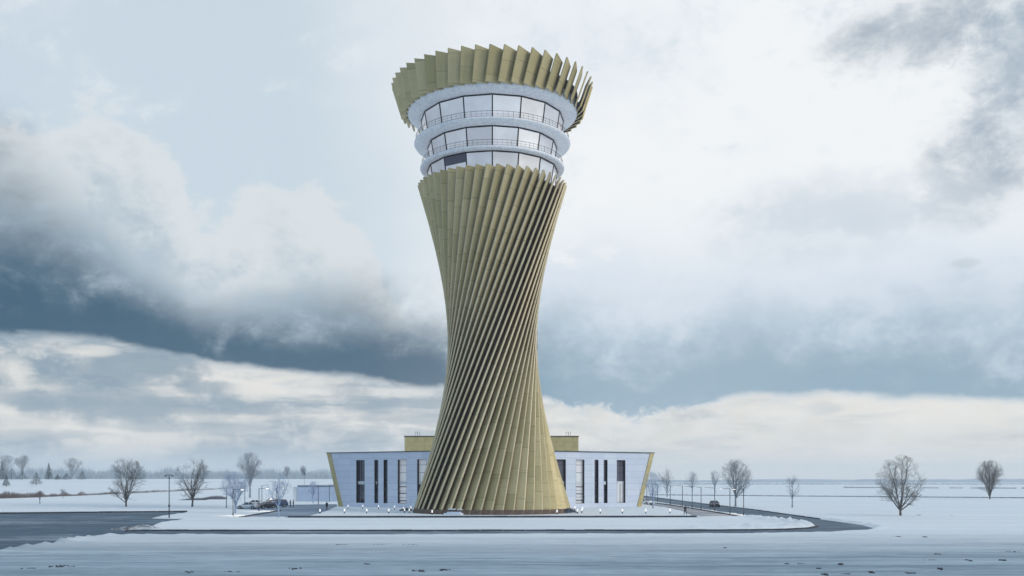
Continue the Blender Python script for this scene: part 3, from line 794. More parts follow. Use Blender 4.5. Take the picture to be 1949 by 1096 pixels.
def fieldline():
    r2=random.Random(10)
    for i in range(9000):
        px=1235+r2.uniform(0,760); y=F*H/(941.2+(px-1240)*.008-HY)+r2.gauss(0,.5); x=GX(px,y)
        yield (x,y,gz(x,y)-.02,r2.uniform(.10,.42),r2.uniform(.02,.10),r2.gauss(0,.1))
blades('thicket','field_grass',fieldline(),'thin line of dry grass across the right snowfield','grass')
# clods of frozen soil breaking through the snow in the foreground
def clods():
    r2=random.Random(12); b=MB()
    spots=[(654,1037,14),(720,1038.5,16),(783,1038.5,12),(700,1076,10),(800,1088,16),(845,1087,12),(560,1084,14),(440,1090,18),(360,1092,14),(120,1080,30),(60,1083,12),
      (1926,1052.5,13),(1870,1054,12),(1788,1058.5,9),(1768,1069,16),(1735,1093,9),(1786,1087,5),(1610,1093,9),(1572,1095,6),(1556,1086,5),(1660,1091,4),(1500,1075,8),(1525,1075,6),(1710,1023,7),(1760,1024,4),(1908,1071,5),(1748,980,4),(1810,980.5,2),(1600,1078,5),(1380,1046,4),(1840,1071,4)]
    for px,py,w in spots:
        x,y=G(px,py); wm=w*y/F
        for i in range(int(4+w*.8)):
            cx=x+r2.gauss(0,wm*.42); cy=y+r2.gauss(0,.22); s_=r2.uniform(.025,.085)*(1.5 if w<7 else 1); zz=gz(cx,cy)
            P=[]
            for k in range(7):
                a=k*6.283/7; P.append((cx+math.cos(a)*s_*r2.uniform(.8,2.0),cy+math.sin(a)*s_*r2.uniform(.7,1.3),zz-.04))
            top=[(px_*.5+cx*.5+r2.uniform(-.02,.02),py_*.5+cy*.5,zz+s_*r2.uniform(.3,.8)) for px_,py_,_ in P]
            b.add(P+top,[tuple(range(7,14))]+[(k,(k+1)%7,7+(k+1)%7,7+k) for k in range(7)])
    o=b.build('soil_clods',M['soil']); tag(o,'dark frozen soil clods breaking through the foreground snow','soil',kind='stuff')
clods()
# dirty heap left by the plough at the corner of the lot
def heap(px,py,wd,dp,h,label,seed):
    r2=random.Random(seed); x,y=G(px,py); b=MB(); n=26; m=9
    for j in range(m+1):
        for i in range(n):
            a=6.2832*i/n; u=j/m; rr=(1+.25*math.sin(3*a+seed)+r2.uniform(-.12,.12))*u
            b.v.append((math.cos(a)*rr*wd/2,math.sin(a)*rr*dp/2,h*(1-u*u)*r2.uniform(.55,1.15)-.05))
    for j in range(m):
        for i in range(n): b.f.append([j*n+i,j*n+(i+1)%n,(j+1)*n+(i+1)%n,(j+1)*n+i]); b.m.append(0)
    o=b.build('snow_heap',M['dirty'],None,False,(x,y,0)); tag(o,label,'snow heap')
M['dirty']=bark('dirty_snow',(.10,.10,.11,1),(.66,.70,.76,1))
heap(268,1006.2,7.5,3.2,.55,'dirty ploughed snow heap at the left tip of the snow island',3)
heap(277,1001.5,3.5,2.4,.4,'smaller dirty snow heap on the lot edge behind the island tip',5)

# ------------------------------------------------------------------ lamps
def lamp_post(px,foot,top,arm,label,lit,group,name='lamp_post'):
    y=F*H/(foot-HY); x=GX(px,y); hgt=(foot-top)*y/F; L=arm*y/F
    r=thing(name,label,'lamp post',(x,y,min(.25,max(0,gz(x,y)))-.03),0,group)
    b=MB(); b.tube([(0,0,0),(0,0,.5),(0,0,.52),(0,0,hgt)],[.11,.11,.085,.07],8); b.build('pole',M['pole'],r,True)
    b=MB(); b.box(-.12,.12,-.12,.12,-.05,.05); b.build('foot_plate',M['pole'],r)
    sg=1 if L>0 else -1
    b=MB(); b.tube([(-.04*sg,0,hgt-.06),(L*.5,0,hgt+.0),(L*.72,0,hgt+.03)],[.045,.04,.035],6); b.build('arm',M['pole'],r,True)
    b=MB(); u0,u1=sorted((L*.70,L*1.05)); b.hexa([(u0,-.13,hgt-.03),(u1,-.13,hgt-.0),(u1,.13,hgt-.0),(u0,.13,hgt-.03),(u0,-.09,hgt+.07),(u1,-.06,hgt+.07),(u1,.06,hgt+.07),(u0,.09,hgt+.07)])
    hd=b.build('lamp_head',M['pole'],r)
    b=MB(); b.box(u0+.08,u1-.06,-.08,.08,hgt-.085 if lit>300 else hgt-.05,hgt-.03); b.build('lens',M['lamp'] if lit>300 and px<700 else M['lamp_dim'],hd)
    if lit:
        l=bpy.data.lights.new('lamp_light','SPOT'); l.energy=lit*1.1; l.spot_size=R(120); l.spot_blend=.8; l.shadow_soft_size=.12; l.color=(1,.82,.64)
        lo=bpy.data.objects.new('lamp_light',l); C.objects.link(lo); lo.parent=hd; lo.location=((u0+u1)/2,0,hgt-.14)
    return r
M['lamp_dim']=simple('lamp_lens',(.9,.9,.88),.4,0,.02,2,0,(1,.95,.88,1),1.8)
gl='lamp posts by the car park at left'
for px,foot,top,arm,lab,lit in ((443.6,981,931,20,'nearest lit lamp post at left, its arm bright over the snow',600),(493,972.6,928.5,18,'lit lamp post in front of the white and dark cars',450),
   (526,966,926,16,'lit lamp post behind the rimed tree by the blue car',350),(430.9,965.6,927,12,'unlit lamp post at the far left end of the car park lamps',0),
   (466,957,924,15,'lamp post behind the parked white car',0),(498.5,953,922.5,14,'lamp post behind the dark parked car, far side of lot',0),
   (605.8,957.6,922,-10,'lamp post in front of the pale shed, left of another',0),(627,954,921,10,'lamp post at the shed end, next to the gold end wall',0)):
    lamp_post(px,foot,top,arm,lab,lit,gl)
gr='row of lamp posts along the right road'
ords=['ninth','eighth','seventh','sixth','fifth','fourth','third','second','first']
for i,(px,foot,top,arm) in enumerate(((1231,951.5,920,-6),(1251.4,954.5,921,-7),(1275.7,958.5,922.4,-8),(1298.8,962,923.6,-15),(1317.4,965.5,925.4,-14),(1334.4,968.3,926,-13),(1360.3,971.5,927.6,-18),(1389.3,977.2,929,-20),(1415.3,980.2,930.5,-21))):
    lamp_post(px,foot,top,arm,'%s lamp post of the right roadside row, counted from the near end'%ords[i],[0,0,0,160,160,200,260,320,360][i],gr)
# tall street lamp at left
x,y=G(322,985); s=y/F
sl=thing('street_lamp','tall grey street lamp with two small heads beside the left road','street lamp',(x,y,0))
hh=83*s; b=MB(); b.tube([(0,0,-.1),(0,0,1.5),(0,0,1.52),(0,0,hh)],[.11,.10,.085,.06],8); b.build('pole',M['pole'],sl,True)
b=MB(); b.box(-.13,.13,-.16,.13,24.5*s-.14,24.5*s+.14); b.build('junction_box',M['pole'],sl)
b=MB(); b.tube([(-.55,0,hh-.02),(0,0,hh+.05),(.55,0,hh-.08)],.04,6); b.tube([(-.3,0,hh-.5),(.3,0,hh-.5)],.035,6); b.build('cross_arm',M['pole'],sl)
for sg in (-1,1):
    b=MB(); b.hexa([(sg*.35,-.12,hh-.16),(sg*.72,-.14,hh-.26),(sg*.72,.14,hh-.26),(sg*.35,.12,hh-.16),(sg*.35,-.08,hh+.02),(sg*.72,-.08,hh-.10),(sg*.72,.08,hh-.10),(sg*.35,.08,hh+.02)]); b.build('lamp_head',M['pole'],sl)
# bollard lights
def bollard(px,foot,label,h=.85):
    y=F*H/(foot-HY)*.955; x=GX(px,y)
    r=thing('bollard_light',label,'bollard light',(x,y,gz(x,y)-.02),0,'low glowing bollard lights on the terrace')
    b=MB(); b.tube([(0,0,0),(0,0,.06),(0,0,.07),(0,0,h*.42)],[.16,.16,.09,.09],10); b.build('post',M['black'],r)
    b=MB(); b.tube([(0,0,h*.42),(0,0,h*.47),(0,0,h*.93),(0,0,h)],[.09,.125,.125,.09],12); b.build('lamp_body',M['bollard_glow'],r,True)
lb='glowing white bollard light '
for px,ft,l in ((609,973.6,'on the snow edge left of the building, furthest left'),(655.6,973,'in the front row below the left gold end'),(698,973,'in the front row below the two slit windows at left'),(740,973,'in the front row below the left wide window'),
    (662.5,964.5,'against the left wing, by its gold end'),(690.5,964.5,'against the left wing, under the first tall window'),(720.5,965,'against the left wing, under the slit windows'),(751,966,'against the left wing, near the bright window'),
    (768,969,'in the left cluster, its upper left one'),(770,972,'in the left cluster, its lower left one'),(779,972.5,'in the left cluster, nearest the juniper'),(782,967,'close to the left foot of the tower, behind the cluster'),
    (822.5,975.5,'before the tower fins, left of the snowy entrance steps'),(1060,975,'before the brown plinth at the right of the tower'),
    (1094,967.5,'behind the right juniper bush, nearest the wall'),(1099,973.5,'in the right cluster, its lower left one'),(1108.6,969,'in the right cluster, its upper right one'),(1107.5,972.2,'in the right cluster, its lower right one'),
    (1142.5,973.2,'in the front row below the right slit windows'),(1184.6,973.2,'in the front row below the right outer window'),(1229,973.2,'in the front row below the right gold end'),(1275,973,'furthest right, on the terrace corner')):
    bollard(px,ft,lb+l)

# ------------------------------------------------------------------ shed, mast
ys_=288.; xa,xb=GX(567,ys_),GX(650,ys_)
sh=thing('shed','long pale blue flat-roofed shed behind the left car park','shed',((xa+xb)/2,ys_,0))
w_=(xb-xa)/2
b=MB(); b.box(-w_,w_,0,6,-.1,4.5); b.build('wall',M['shed'],sh)
b=MB(); b.box(-w_-.15,w_+.15,-.2,6.2,4.503,4.75); b.build('fascia',M['pole'],sh)
b=MB(); b.box(-w_-.1,w_+.1,-.15,6.15,4.753,5.0); b.build('roof_snow',M['roofsnow'],sh)
b=MB(); b.box(-w_-1.6,-w_-.01,.4,5.6,-.1,4.3); b.build('side_door_panel',M['white'],sh)
ym=330.; xm=GX(579,ym); ms=thing('wind_mast','thin dark mast with a small drooping flag behind the shed','mast',(xm,ym,0))
b=MB(); b.tube([(0,0,0),(0,0,9.6)],[.07,.04],6); b.build('pole',M['pole'],ms)
b=MB()
for i in range(5):
    b.add([(-.02+.09*i,.05*math.sin(i*2),8.9-.12*i*i*.4-.5+.1*i),(-.02+.09*(i+1),.05*math.sin(i*2+2),8.9-.12*(i+1)**2*.4-1.0+.1*(i+1)),(-.02+.09*(i+1),.05*math.sin(i*2+2),9.0-.1*(i+1)),(-.02+.09*i,.05*math.sin(i*2),9.0-.1*i)],[(0,1,2,3)])
b.build('flag',M['black'],ms)

# ------------------------------------------------------------------ cars
def car_paint(name,col): return simple(name,col,.28,.15,.04,1,spec=.6)
M['p_white']=car_paint('white_car_paint',(.85,.86,.88)); M['p_dark']=car_paint('dark_car_paint',(.03,.035,.05)); M['p_blue']=car_paint('blue_car_paint',(.05,.09,.22))
M['red']=simple('tail_red',(.35,.02,.02),.3,0,.05,2); M['headl']=simple('headlight_glass',(.75,.78,.8),.15,0,.05,2)
M['arch']=simple('arch_dark',(.012,.012,.014),.8,0,.1,3)
def make_car(label,x,y,rz,paint,suv=False,z=.03,lights=False):
    r=thing('parked_car',label,'car',(x,y,z),rz,'cars by the tower')
    k=1.12 if suv else 1.0
    # side profile: x forward. rings = (x, half width, z low, z shoulder)
    L=2.25
    st=[(-L,.66,.42,.80),(-L+.10,.80,.30,.93*k),(-L+.5,.87,.24,.98*k),(-1.2,.89,.22,.99*k),(0,.90,.20,.97*k),(.9,.90,.22,.95*k),(1.3,.88,.22,.90*k),(L-.45,.85,.24,.80*k),(L-.10,.76,.30,.70*k),(L,.60,.42,.62*k)]
    b=MB(); n=10
    for (xx,w,z0,z1) in st:
        c=(z1-z0)
        ring=[(-w*.86,z0),(w*.86,z0),(w*.97,z0+c*.22),(w,z0+c*.55),(w*.95,z0+c*.88),(w*.80,z1),(-w*.80,z1),(-w*.95,z0+c*.88),(-w,z0+c*.55),(-w*.97,z0+c*.22)]
        b.v+=[(xx,a,h) for a,h in ring]
    for i in range(len(st)-1):
        for j in range(n): j2=(j+1)%n; b.f.append([i*n+j,i*n+j2,(i+1)*n+j2,(i+1)*n+j]); b.m.append(0)
    b.f.append(list(range(n))); b.m.append(0); b.f.append([(len(st)-1)*n+j for j in range(n)]); b.m.append(0)
    smoother(b.build('body',M[paint],r),40)
    zr=(1.46 if not suv else 1.72); zb=.95*k
    xr0,xf0=(-1.75 if not suv else -2.05),.95; xr1,xf1=(-1.05 if not suv else -1.75),.15
    wb,wt=.80,.62
    # cabin: roof, pillars
    b=MB()
    b.hexa([(xr1,-wt,zr-.06),(xf1,-wt,zr-.06),(xf1,wt,zr-.06),(xr1,wt,zr-.06),(xr1+.1,-wt+.08,zr),(xf1-.12,-wt+.08,zr),(xf1-.12,wt-.08,zr),(xr1+.1,wt-.08,zr)])
    for sy in (-1,1):
        for (xa,xc) in ((xr0,xr1),(-.45,-.45),(xf0,xf1)):
            b.tube([(xa,sy*wb,zb),(xc,sy*wt,zr-.04)],.05,5)
    b.build('roof',M[paint],r)
    def pane(nm,pts): 
        b=MB(); c=[Vector(p) for p in pts]; nn=(c[1]-c[0]).cross(c[2]-c[0]).normalized()*.012
        b.hexa([tuple(p-nn) for p in c]+[tuple(p+nn) for p in c]); b.build(nm,M['pane_dark'],r)
    pane('windscreen',[(xf0,-wb+.05,zb),(xf0,wb-.05,zb),(xf1,wt-.03,zr-.05),(xf1,-wt+.03,zr-.05)])
    pane('rear_window',[(xr0,-wb+.05,zb),(xr0,wb-.05,zb),(xr1,wt-.03,zr-.05),(xr1,-wt+.03,zr-.05)])
    for sy in (-1,1):
        pane('side_window',[(xr0+.06,sy*wb,zb),(-.48,sy*wb,zb),(-.48,sy*wt,zr-.06),(xr1+.04,sy*wt,zr-.06)])
        pane('side_window',[(-.42,sy*wb,zb),(xf0-.06,sy*wb,zb),(xf1-.04,sy*wt,zr-.06),(-.42,sy*wt,zr-.06)])
        b=MB(); b.hexa([(.72,sy*.86,zb),(.86,sy*.86,zb),(.84,sy*1.02,zb+.02),(.74,sy*1.02,zb+.02),(.72,sy*.86,zb+.15),(.84,sy*.86,zb+.13),(.82,sy*1.02,zb+.13),(.74,sy*1.02,zb+.13)]); b.build('mirror',M[paint],r)
        b=MB(); b.box(L-.24,L-.05,min(sy*.42,sy*.76),max(sy*.42,sy*.76),.56*k,.68*k); b.build('headlight',M['headl'] if not lights else M['lamp'],r)
        b=MB(); b.box(-L-.01,-L+.10,min(sy*.50,sy*.80),max(sy*.50,sy*.80),.70*k,.86*k); b.build('tail_light',M['red'],r)
        for wx in (-1.35,1.38):
            def disc(rad,y0,y1,nm,mt,par,ch=.02):
                q=MB(); a=[(wx+rad*math.cos(t),sy*y0,.32+rad*math.sin(t)) for t in np.linspace(0,6.2832,20,endpoint=False)]
                a2=[(wx+rad*math.cos(t),sy*y1,.32+rad*math.sin(t)) for t in np.linspace(0,6.2832,20,endpoint=False)]
                q.add(a+a2,[tuple(range(20)),tuple(range(20,40))]+[(i,(i+1)%20,20+(i+1)%20,20+i) for i in range(20)]); return q.build(nm,M[mt],par)
            wh=disc(.325,.68,.905,'wheel','tyre',r); disc(.20,.90,.918,'rim','rim',wh)
            disc(.40,.55,.893,'wheel_arch','arch',r)
    b=MB(); b.box(L-.08,L+.015,-.55,.55,.34,.50); b.build('grille',M['arch'],r)
    return r
def at(px,py): return G(px,py)
x,y=at(471,966.6); make_car('white saloon car parked side-on beside the lamp at left',x,y,math.pi-.05,'p_white')
x,y=at(484,961); make_car('second white car, mostly hidden behind the side-on white saloon',x,y,math.pi-.1,'p_white')
x,y=at(506,965.6); make_car('dark car parked right of the side-on white saloon',x,y,math.pi+.9,'p_dark')
x,y=at(514,960.2); make_car('white car with snowy roof behind the dark parked car',x,y,math.pi+.6,'p_white',True)
x,y=at(529.5,962.6); make_car('dark blue high car behind the rimed tree',x,y,math.pi+.35,'p_blue',True)
a_=Vector(G(1240,947.6)); b_=Vector(G(1440,972.5)); hd=math.atan2((b_-a_).y,(b_-a_).x)
x,y=at(1360,962.8); rc=make_car('dark car driving on the right road behind the lamp row',x,y,hd,'p_dark',False,.03); rc.name='driving_car'
x,y=at(1229.5,958.4); make_car('white car nosing out beside the right gold end of the building',x,y,R(-62),'p_white',z=.05)

# ------------------------------------------------------------------ people
M['skin']=simple('skin',(.45,.30,.23),.6,0,.08,6); M['coat']=simple('dark_coat',(.022,.024,.032),.85,0,.25,8); M['coat2']=simple('navy_coat',(.03,.035,.06),.85,0,.25,8)
M['trouser']=simple('dark_trousers',(.018,.018,.024),.85,0,.2,8); M['hair']=simple('dark_hair',(.02,.016,.014),.7,0,.2,20); M['shoe']=simple('black_shoe',(.012,.012,.013),.5,0,.1,8)
def skin(name,verts,edges,rad,mat,parent=None,sub=1):
    me=bpy.data.meshes.new(name); me.from_pydata(verts,edges,[]); o=bpy.data.objects.new(name+'_tmp',me); C.objects.link(o)
    md=o.modifiers.new('s','SKIN'); md.use_smooth_shade=True
    if not me.skin_vertices: pass
    for i,rr in enumerate(rad):
        me.skin_vertices[0].data[i].radius=(rr if isinstance(rr,tuple) else (rr,rr)); me.skin_vertices[0].data[i].use_root=(i==0)
    ms_=o.modifiers.new('d','SUBSURF'); ms_.levels=sub; ms_.render_levels=sub
    dg=bpy.context.evaluated_depsgraph_get(); ev=o.evaluated_get(dg); m2=bpy.data.meshes.new_from_object(ev); m2.name=name
    bpy.data.objects.remove(o); m2.materials.clear(); m2.materials.append(mat)
    r=bpy.data.objects.new(name,m2); C.objects.link(r)
    if parent: r.parent=parent
    return r
def person(label,x,y,z,rz,arms='down',stride=.0,coat='coat',wide=.10):
    J={}; 
    J['pel']=(0,0,.95); J['waist']=(0,.0,1.10); J['chest']=(0,-.01,1.30); J['neckb']=(0,.0,1.46); J['neck']=(0,-.01,1.53); J['jaw']=(0,-.03,1.585); J['head']=(0,-.015,1.66); J['crown']=(0,0,1.735); J['nose']=(0,-.125,1.645)
    ED=[('pel','waist'),('waist','chest'),('chest','neckb'),('neckb','neck'),('neck','jaw'),('jaw','head'),('head','crown'),('head','nose')]
    RD=dict(pel=(.15,.11),waist=(.135,.10),chest=(.165,.11),neckb=(.08,.07),neck=.055,jaw=.072,head=.088,crown=.055,nose=.016)
    for s in (-1,1):
        t='l' if s<0 else 'r'
        J['ear'+t]=(s*.095,.0,1.65); RD['ear'+t]=.016; ED.append(('head','ear'+t))
        J['sh'+t]=(s*.19,.0,1.42); RD['sh'+t]=.062
        if arms=='down': el,wr,hd_=(s*.25,.03,1.14),(s*.255,-.03,.90),(s*.25,-.05,.82); fd=Vector((0,-.15,-1)).normalized(); tw=Vector((0,-1,-.5)).normalized()
        else: el,wr,hd_=(s*.25,.02,1.15),(s*.10,-.24,1.24),(s*.045,-.29,1.29); fd=Vector((-s*.5,-.5,.7)).normalized(); tw=Vector((-s*.3,-.2,1)).normalized()
        J['el'+t]=el; J['wr'+t]=wr; J['hd'+t]=hd_; RD['el'+t]=.045; RD['wr'+t]=.03; RD['hd'+t]=(.022,.036)
        ED+= [('chest','sh'+t),('sh'+t,'el'+t),('el'+t,'wr'+t),('wr'+t,'hd'+t)]
        side=fd.cross(Vector((1,0,0)) if arms=='down' else Vector((0,0,1))); 
        if side.length<.1: side=Vector((0,1,0))
        side.normalize(); curl=Vector((-s,0,0)) if arms=='down' else Vector((0,1,0))
        for k,(off,ln) in enumerate(((-.03,.075),(-.01,.085),(.011,.08),(.031,.062))):
            b0=Vector(hd_)+side*off+fd*.02; b1=b0+fd*ln*.55+curl*.008; b2=b1+(fd*.8+curl*.6).normalized()*ln*.45
            for q,p in (('a',b0),('b',b1),('c',b2)): J['f%s%d%s'%(t,k,q)]=tuple(p); RD['f%s%d%s'%(t,k,q)]=.0095
            ED+= [('hd'+t,'f%s%da'%(t,k)),('f%s%da'%(t,k),'f%s%db'%(t,k)),('f%s%db'%(t,k),'f%s%dc'%(t,k))]
        t0=Vector(wr).lerp(Vector(hd_),.6)+tw*.03; t1=t0+(tw*.6+fd).normalized()*.05
        J['t%sa'%t]=tuple(t0); J['t%sb'%t]=tuple(t1); RD['t%sa'%t]=.011; RD['t%sb'%t]=.009; ED+=[('hd'+t,'t%sa'%t),('t%sa'%t,'t%sb'%t)]
        J['hip'+t]=(s*.09,0,.90); J['kn'+t]=(s*wide,-.02-s*stride*.5,.49); J['an'+t]=(s*wide*1.15,.02-s*stride,.085); J['toe'+t]=(s*wide*1.3,-.17-s*stride,.04)
        RD['hip'+t]=.085; RD['kn'+t]=.056; RD['an'+t]=.038; RD['toe'+t]=(.04,.03)
        ED+= [('pel','hip'+t),('hip'+t,'kn'+t),('kn'+t,'an'+t),('an'+t,'toe'+t)]
    ks=list(J); ix={k:i for i,k in enumerate(ks)}
    body=skin('person',[J[k] for k in ks],[(ix[a],ix[b]) for a,b in ED],[RD[k] for k in ks],M['skin'],None,1)
    body.location=(x,y,z); body.rotation_euler=(0,0,rz); tag(body,label,'person',group='people near the tower')
    def sub(nm,keys,ed,grow,mat,over={}):
        kk=[k for k in keys]; iy={k:i for i,k in enumerate(kk)}
        rr=[]
        for k in kk:
            v_=over.get(k,RD[k]); rr.append(tuple(a+grow for a in v_) if isinstance(v_,tuple) else v_+grow)
        return skin(nm,[J[k] for k in kk],[(iy[a],iy[b]) for a,b in ed],rr,mat,body,1)
    J['hem']=(0,.0,.80); RD['hem']=(.17,.13)
    sub('coat',['waist','hem','pel','chest','neckb','shl','ell','wrl','shr','elr','wrr'],[('waist','pel'),('pel','hem'),('waist','chest'),('chest','neckb'),('chest','shl'),('shl','ell'),('ell','wrl'),('chest','shr'),('shr','elr'),('elr','wrr')],.028,M[coat])
    sub('trousers',['pel','hipl','knl','anl','hipr','knr','anr'],[('pel','hipl'),('hipl','knl'),('knl','anl'),('pel','hipr'),('hipr','knr'),('knr','anr')],.016,M['trouser'])
    for t in 'lr': sub('shoe',['an'+t,'toe'+t],[('an'+t,'toe'+t)],.012,M['shoe'])
    h_=MB(); 
    rings=[(.0,1.775),(.05,1.765),(.085,1.735),(.104,1.69),(.104,1.65),(.09,1.60)]
    for rr,zz in rings: h_.v+=[(rr*math.cos(t),.022+rr*1.1*math.sin(t)*(1 if math.sin(t)>0 else (.85 if zz>1.70 else .2)),zz) for t in np.linspace(0,6.2832,16,endpoint=False)]
    for i in range(len(rings)-1):
        for j in range(16): h_.f.append([i*16+j,i*16+(j+1)%16,(i+1)*16+(j+1)%16,(i+1)*16+j]); h_.m.append(0)
    h_.build('hair',M['hair'],body,True)
    return body
x,y=G(1304.3,979.4); person('person in dark clothes standing legs apart, hands raised, at the terrace corner right',x,y,gz(x,y) if gz(x,y)>0 else .01,R(200),'up',.10,'coat',.17)
x,y=G(622,968.3); person('person in dark coat walking on the driveway left of the building',x,y,.01,R(170),'down',.06,'coat',.09)
x,y=G(552.5,963.6); person('left one of two people in dark coats beyond the parked blue car',x,y,.01,R(80),'down',.05,'coat2',.09)
x,y=G(558.3,963.4); person('right one of two people in dark coats beyond the parked blue car',x,y,.01,R(-70),'down',.05,'coat',.09)

# ------------------------------------------------------------------ sky
W=bpy.data.worlds.new('World'); SC.world=W; W.use_nodes=True; t=W.node_tree; t.nodes.clear(); nt=NT(t)
SUN_EL,SUN_AZ=R(32),R(62)                    # light from the right, slightly behind the camera
out=nt.node('ShaderNodeOutputWorld'); bg=nt.node('ShaderNodeBackground'); t.links.new(bg.outputs[0],out.inputs[0]); bg.inputs[1].default_value=.1
tc=nt.node('ShaderNodeTexCoord'); D=tc.outputs['Generated']
sp=nt.node('ShaderNodeSeparateXYZ'); t.links.new(D,sp.inputs[0]); dx,dy,dz=[E(nt,o) for o in sp.outputs]
U=nt.math('ARCTAN2',dx,dy)*57.29578
V=nt.math('ARCSINE',dz)*57.29578
def pu(px): return math.degrees(math.atan((px-CX)/F))
def pv(px,py): a=math.atan((px-CX)/F); return math.degrees(math.atan((HY-py)/F*math.cos(a)))
n1=nt.noise(D,7,10,.6,.3,stretch=(1,1,1.5))-.5
n2=nt.noise(D,26,9,.68,.2,loc=(3,1,2),stretch=(1,1,1.4))-.5
n3=nt.noise(D,3.2,5,.5,.2,loc=(7,2,5),stretch=(1,1,1.7))-.5
strat=nt.noise(D,5.2,9,.58,.35,loc=(1.3,8,4),stretch=(1,1,4.0))-.5
soft=nt.noise(D,11,5,.5,.5,loc=(9,3,1),stretch=(1,1,2.2))-.5
def cur(l): return nt.curve(U,[(pu(a),b) for a,b in l],-34,34,-5,35)
Vb=cur([(a,pv(a,b)) for a,b in [(-280,640),(0,642),(200,650),(300,668),(350,680),(420,692),(500,705),(600,717),(700,721),(760,730),(850,742),(940,752),(1030,766),(1150,786),(1250,784),(1330,772),(1400,758),(1500,757),(1600,752),(1700,760),(1800,757),(1949,766),(2150,766)]])
Vt=cur([(a,pv(a,b)) for a,b in [(-280,190),(0,205),(100,215),(165,196),(230,225),(300,262),(345,312),(368,372),(420,380),(470,336),(520,322),(600,312),(632,348),(680,385),(720,470),(750,560),(800,720),(860,900),(2150,912)]])
T=cur([(-280,12.5),(0,11.6),(100,9.4),(200,6.4),(300,4.3),(400,3.9),(500,4.2),(700,5.6),(850,6.0),(1030,6.4),(1200,6.4),(1400,6.2),(1600,6.2),(1949,7.2),(2150,7.2)])
S=cur([(-280,1.0),(0,1.0),(400,.97),(700,.95),(850,.92),(1030,.84),(1200,.74),(1400,.74),(1600,.80),(1949,.80),(2150,.8)])
front=nt.sstep(dy,-.2,.45)
edge=nt.math('MINIMUM',nt.math('ABSOLUTE',n2)*2.2,.8)
puff=nt.sstep(U,2.0,4.5)*nt.sstep(U,13.5,10.5)
h=V-Vb+n2*(puff*2.2+.8)+n1*(puff*2.0)+soft*.7
mask_b=nt.sstep(h,-.25,.45)
q=h/T+n1*1.0+n3*.5+n2*.45
dark=mask_b*(1.0-nt.sstep(q,.14,1.12))*S*front*(1.0-nt.sstep(n1*.6+n2*.6+soft*.5,.0,.26)*nt.sstep(q,-.1,.5)*.55)
gcum=Vt-V+n1*4.2+n2*3.4
mask_c=nt.sstep(gcum+n2*2.0,-.2,1.0)*front
# base overcast
left=lin(199,213,223); right=lin(235,238,240)
base=nt.mix(left,right,nt.sstep(U+n3*14.0,-13,3.5))
base=nt.mix(base,lin(214,222,232),nt.sstep(n3*.7+n1*.6,.02,.26)*.55)
base=nt.mix(base,lin(206,217,229),nt.sstep(V+n3*9.0+n1*5.0,16.5,9)*nt.sstep(U,-2,3)*.85)
base=nt.mix(base,lin(236,238,239),nt.sstep(n1*.8+n2*.25,.08,.26)*.55)
tex=n1*.55+n2*.55
base=nt.mix(base,lin(203,214,224),nt.sstep(tex,.03,.22)*nt.sstep(U,-6,2)*.8)
base=nt.mix(base,lin(243,243,242),nt.sstep(tex*-1.0,.04,.2)*nt.sstep(U,-6,2)*.8)
base=nt.mix(base,lin(222,229,234),nt.sstep(tex+n3*.6,.03,.25)*nt.sstep(U,2,-6)*.8)
# grey clouds top right
def blob(px,py,sx,sy,col,amt,b_):
    a=(U-pu(px))/sx; c=(V-pv(px,py))/sy
    d=a*a+c*c+n1*6.5+n2*4.5
    return nt.mix(b_,col,nt.sstep(d,2.2,-.9)*amt)
base=blob(1735,55,4.4,1.7,lin(148,163,178),.85,base)
base=blob(1945,110,2.4,4.2,lin(150,168,184),.85,base)
base=blob(1905,290,2.9,2.6,lin(152,167,182),.8,base)
base=blob(1830,395,1.9,1.2,lin(190,199,208),.8,base)
base=blob(1560,395,5,1.5,lin(204,213,222),.7,base)
base=blob(1520,450,4.5,1.6,lin(200,210,220),.7,base)
base=blob(1838,499,.6,.2,lin(190,199,206),.6,base)
# cumulus at left
bright=lin(220,224,226); mid=lin(164,181,194)
cc=nt.mix(bright,mid,.12+.88*nt.sstep(gcum+n1*10.0+n2*9.0+n3*4.0,1.2,8.5))
base=nt.mix(base,cc,mask_c*.85)
dcol=nt.mix(lin(52,86,109),lin(119,152,171),nt.sstep(U+n1*4.0,-4,5))
up=nt.mix(base,dcol,dark)
# low bands under the cloud base
amt=nt.curve(U,[(-34,1),(pu(100),1),(pu(420),.9),(pu(760),.5),(pu(1000),.36),(pu(1400),.22),(34,.2)],-34,34,0,1)
low=nt.mix(nt.mix(lin(218,217,213),lin(232,228,219),nt.sstep(U,-4,8)),lin(134,154,169),nt.sstep(strat+n2*.34+n1*.16,-.14,.07)*amt)
low=nt.mix(low,lin(234,232,228),nt.sstep(n2+n1*.5+nt.sstep(h,-2.2,-.2)*.12,.0,.22)*.6)
lay=nt.noise(D,4.6,8,.6,.3,loc=(6,2,9),stretch=(1,1,8.5))-.5
lay2=nt.noise(D,9,8,.62,.25,loc=(2,9,4),stretch=(1,1,6.5))-.5
la=nt.sstep(U,5,-8)*.55+.30
low=nt.mix(low,lin(142,160,173),nt.sstep(lay*.8+lay2*.6,.01,.17)*la)
low=nt.mix(low,lin(236,233,226),nt.sstep(lay*-.7-lay2*.7,.03,.17)*.75)
hz=nt.mix(lin(194,203,209),lin(226,225,219),nt.sstep(U,-10,5))
def lowblob(px,py,sx,sy,col,amt,b_):
    a=(U-pu(px))/sx; c=(V-pv(px,py))/sy
    d=a*a+c*c+strat*4.0+n2*4.0+n1*3.0
    return nt.mix(b_,col,nt.sstep(d,1.5,-.3)*amt)
gy=lin(136,155,169)
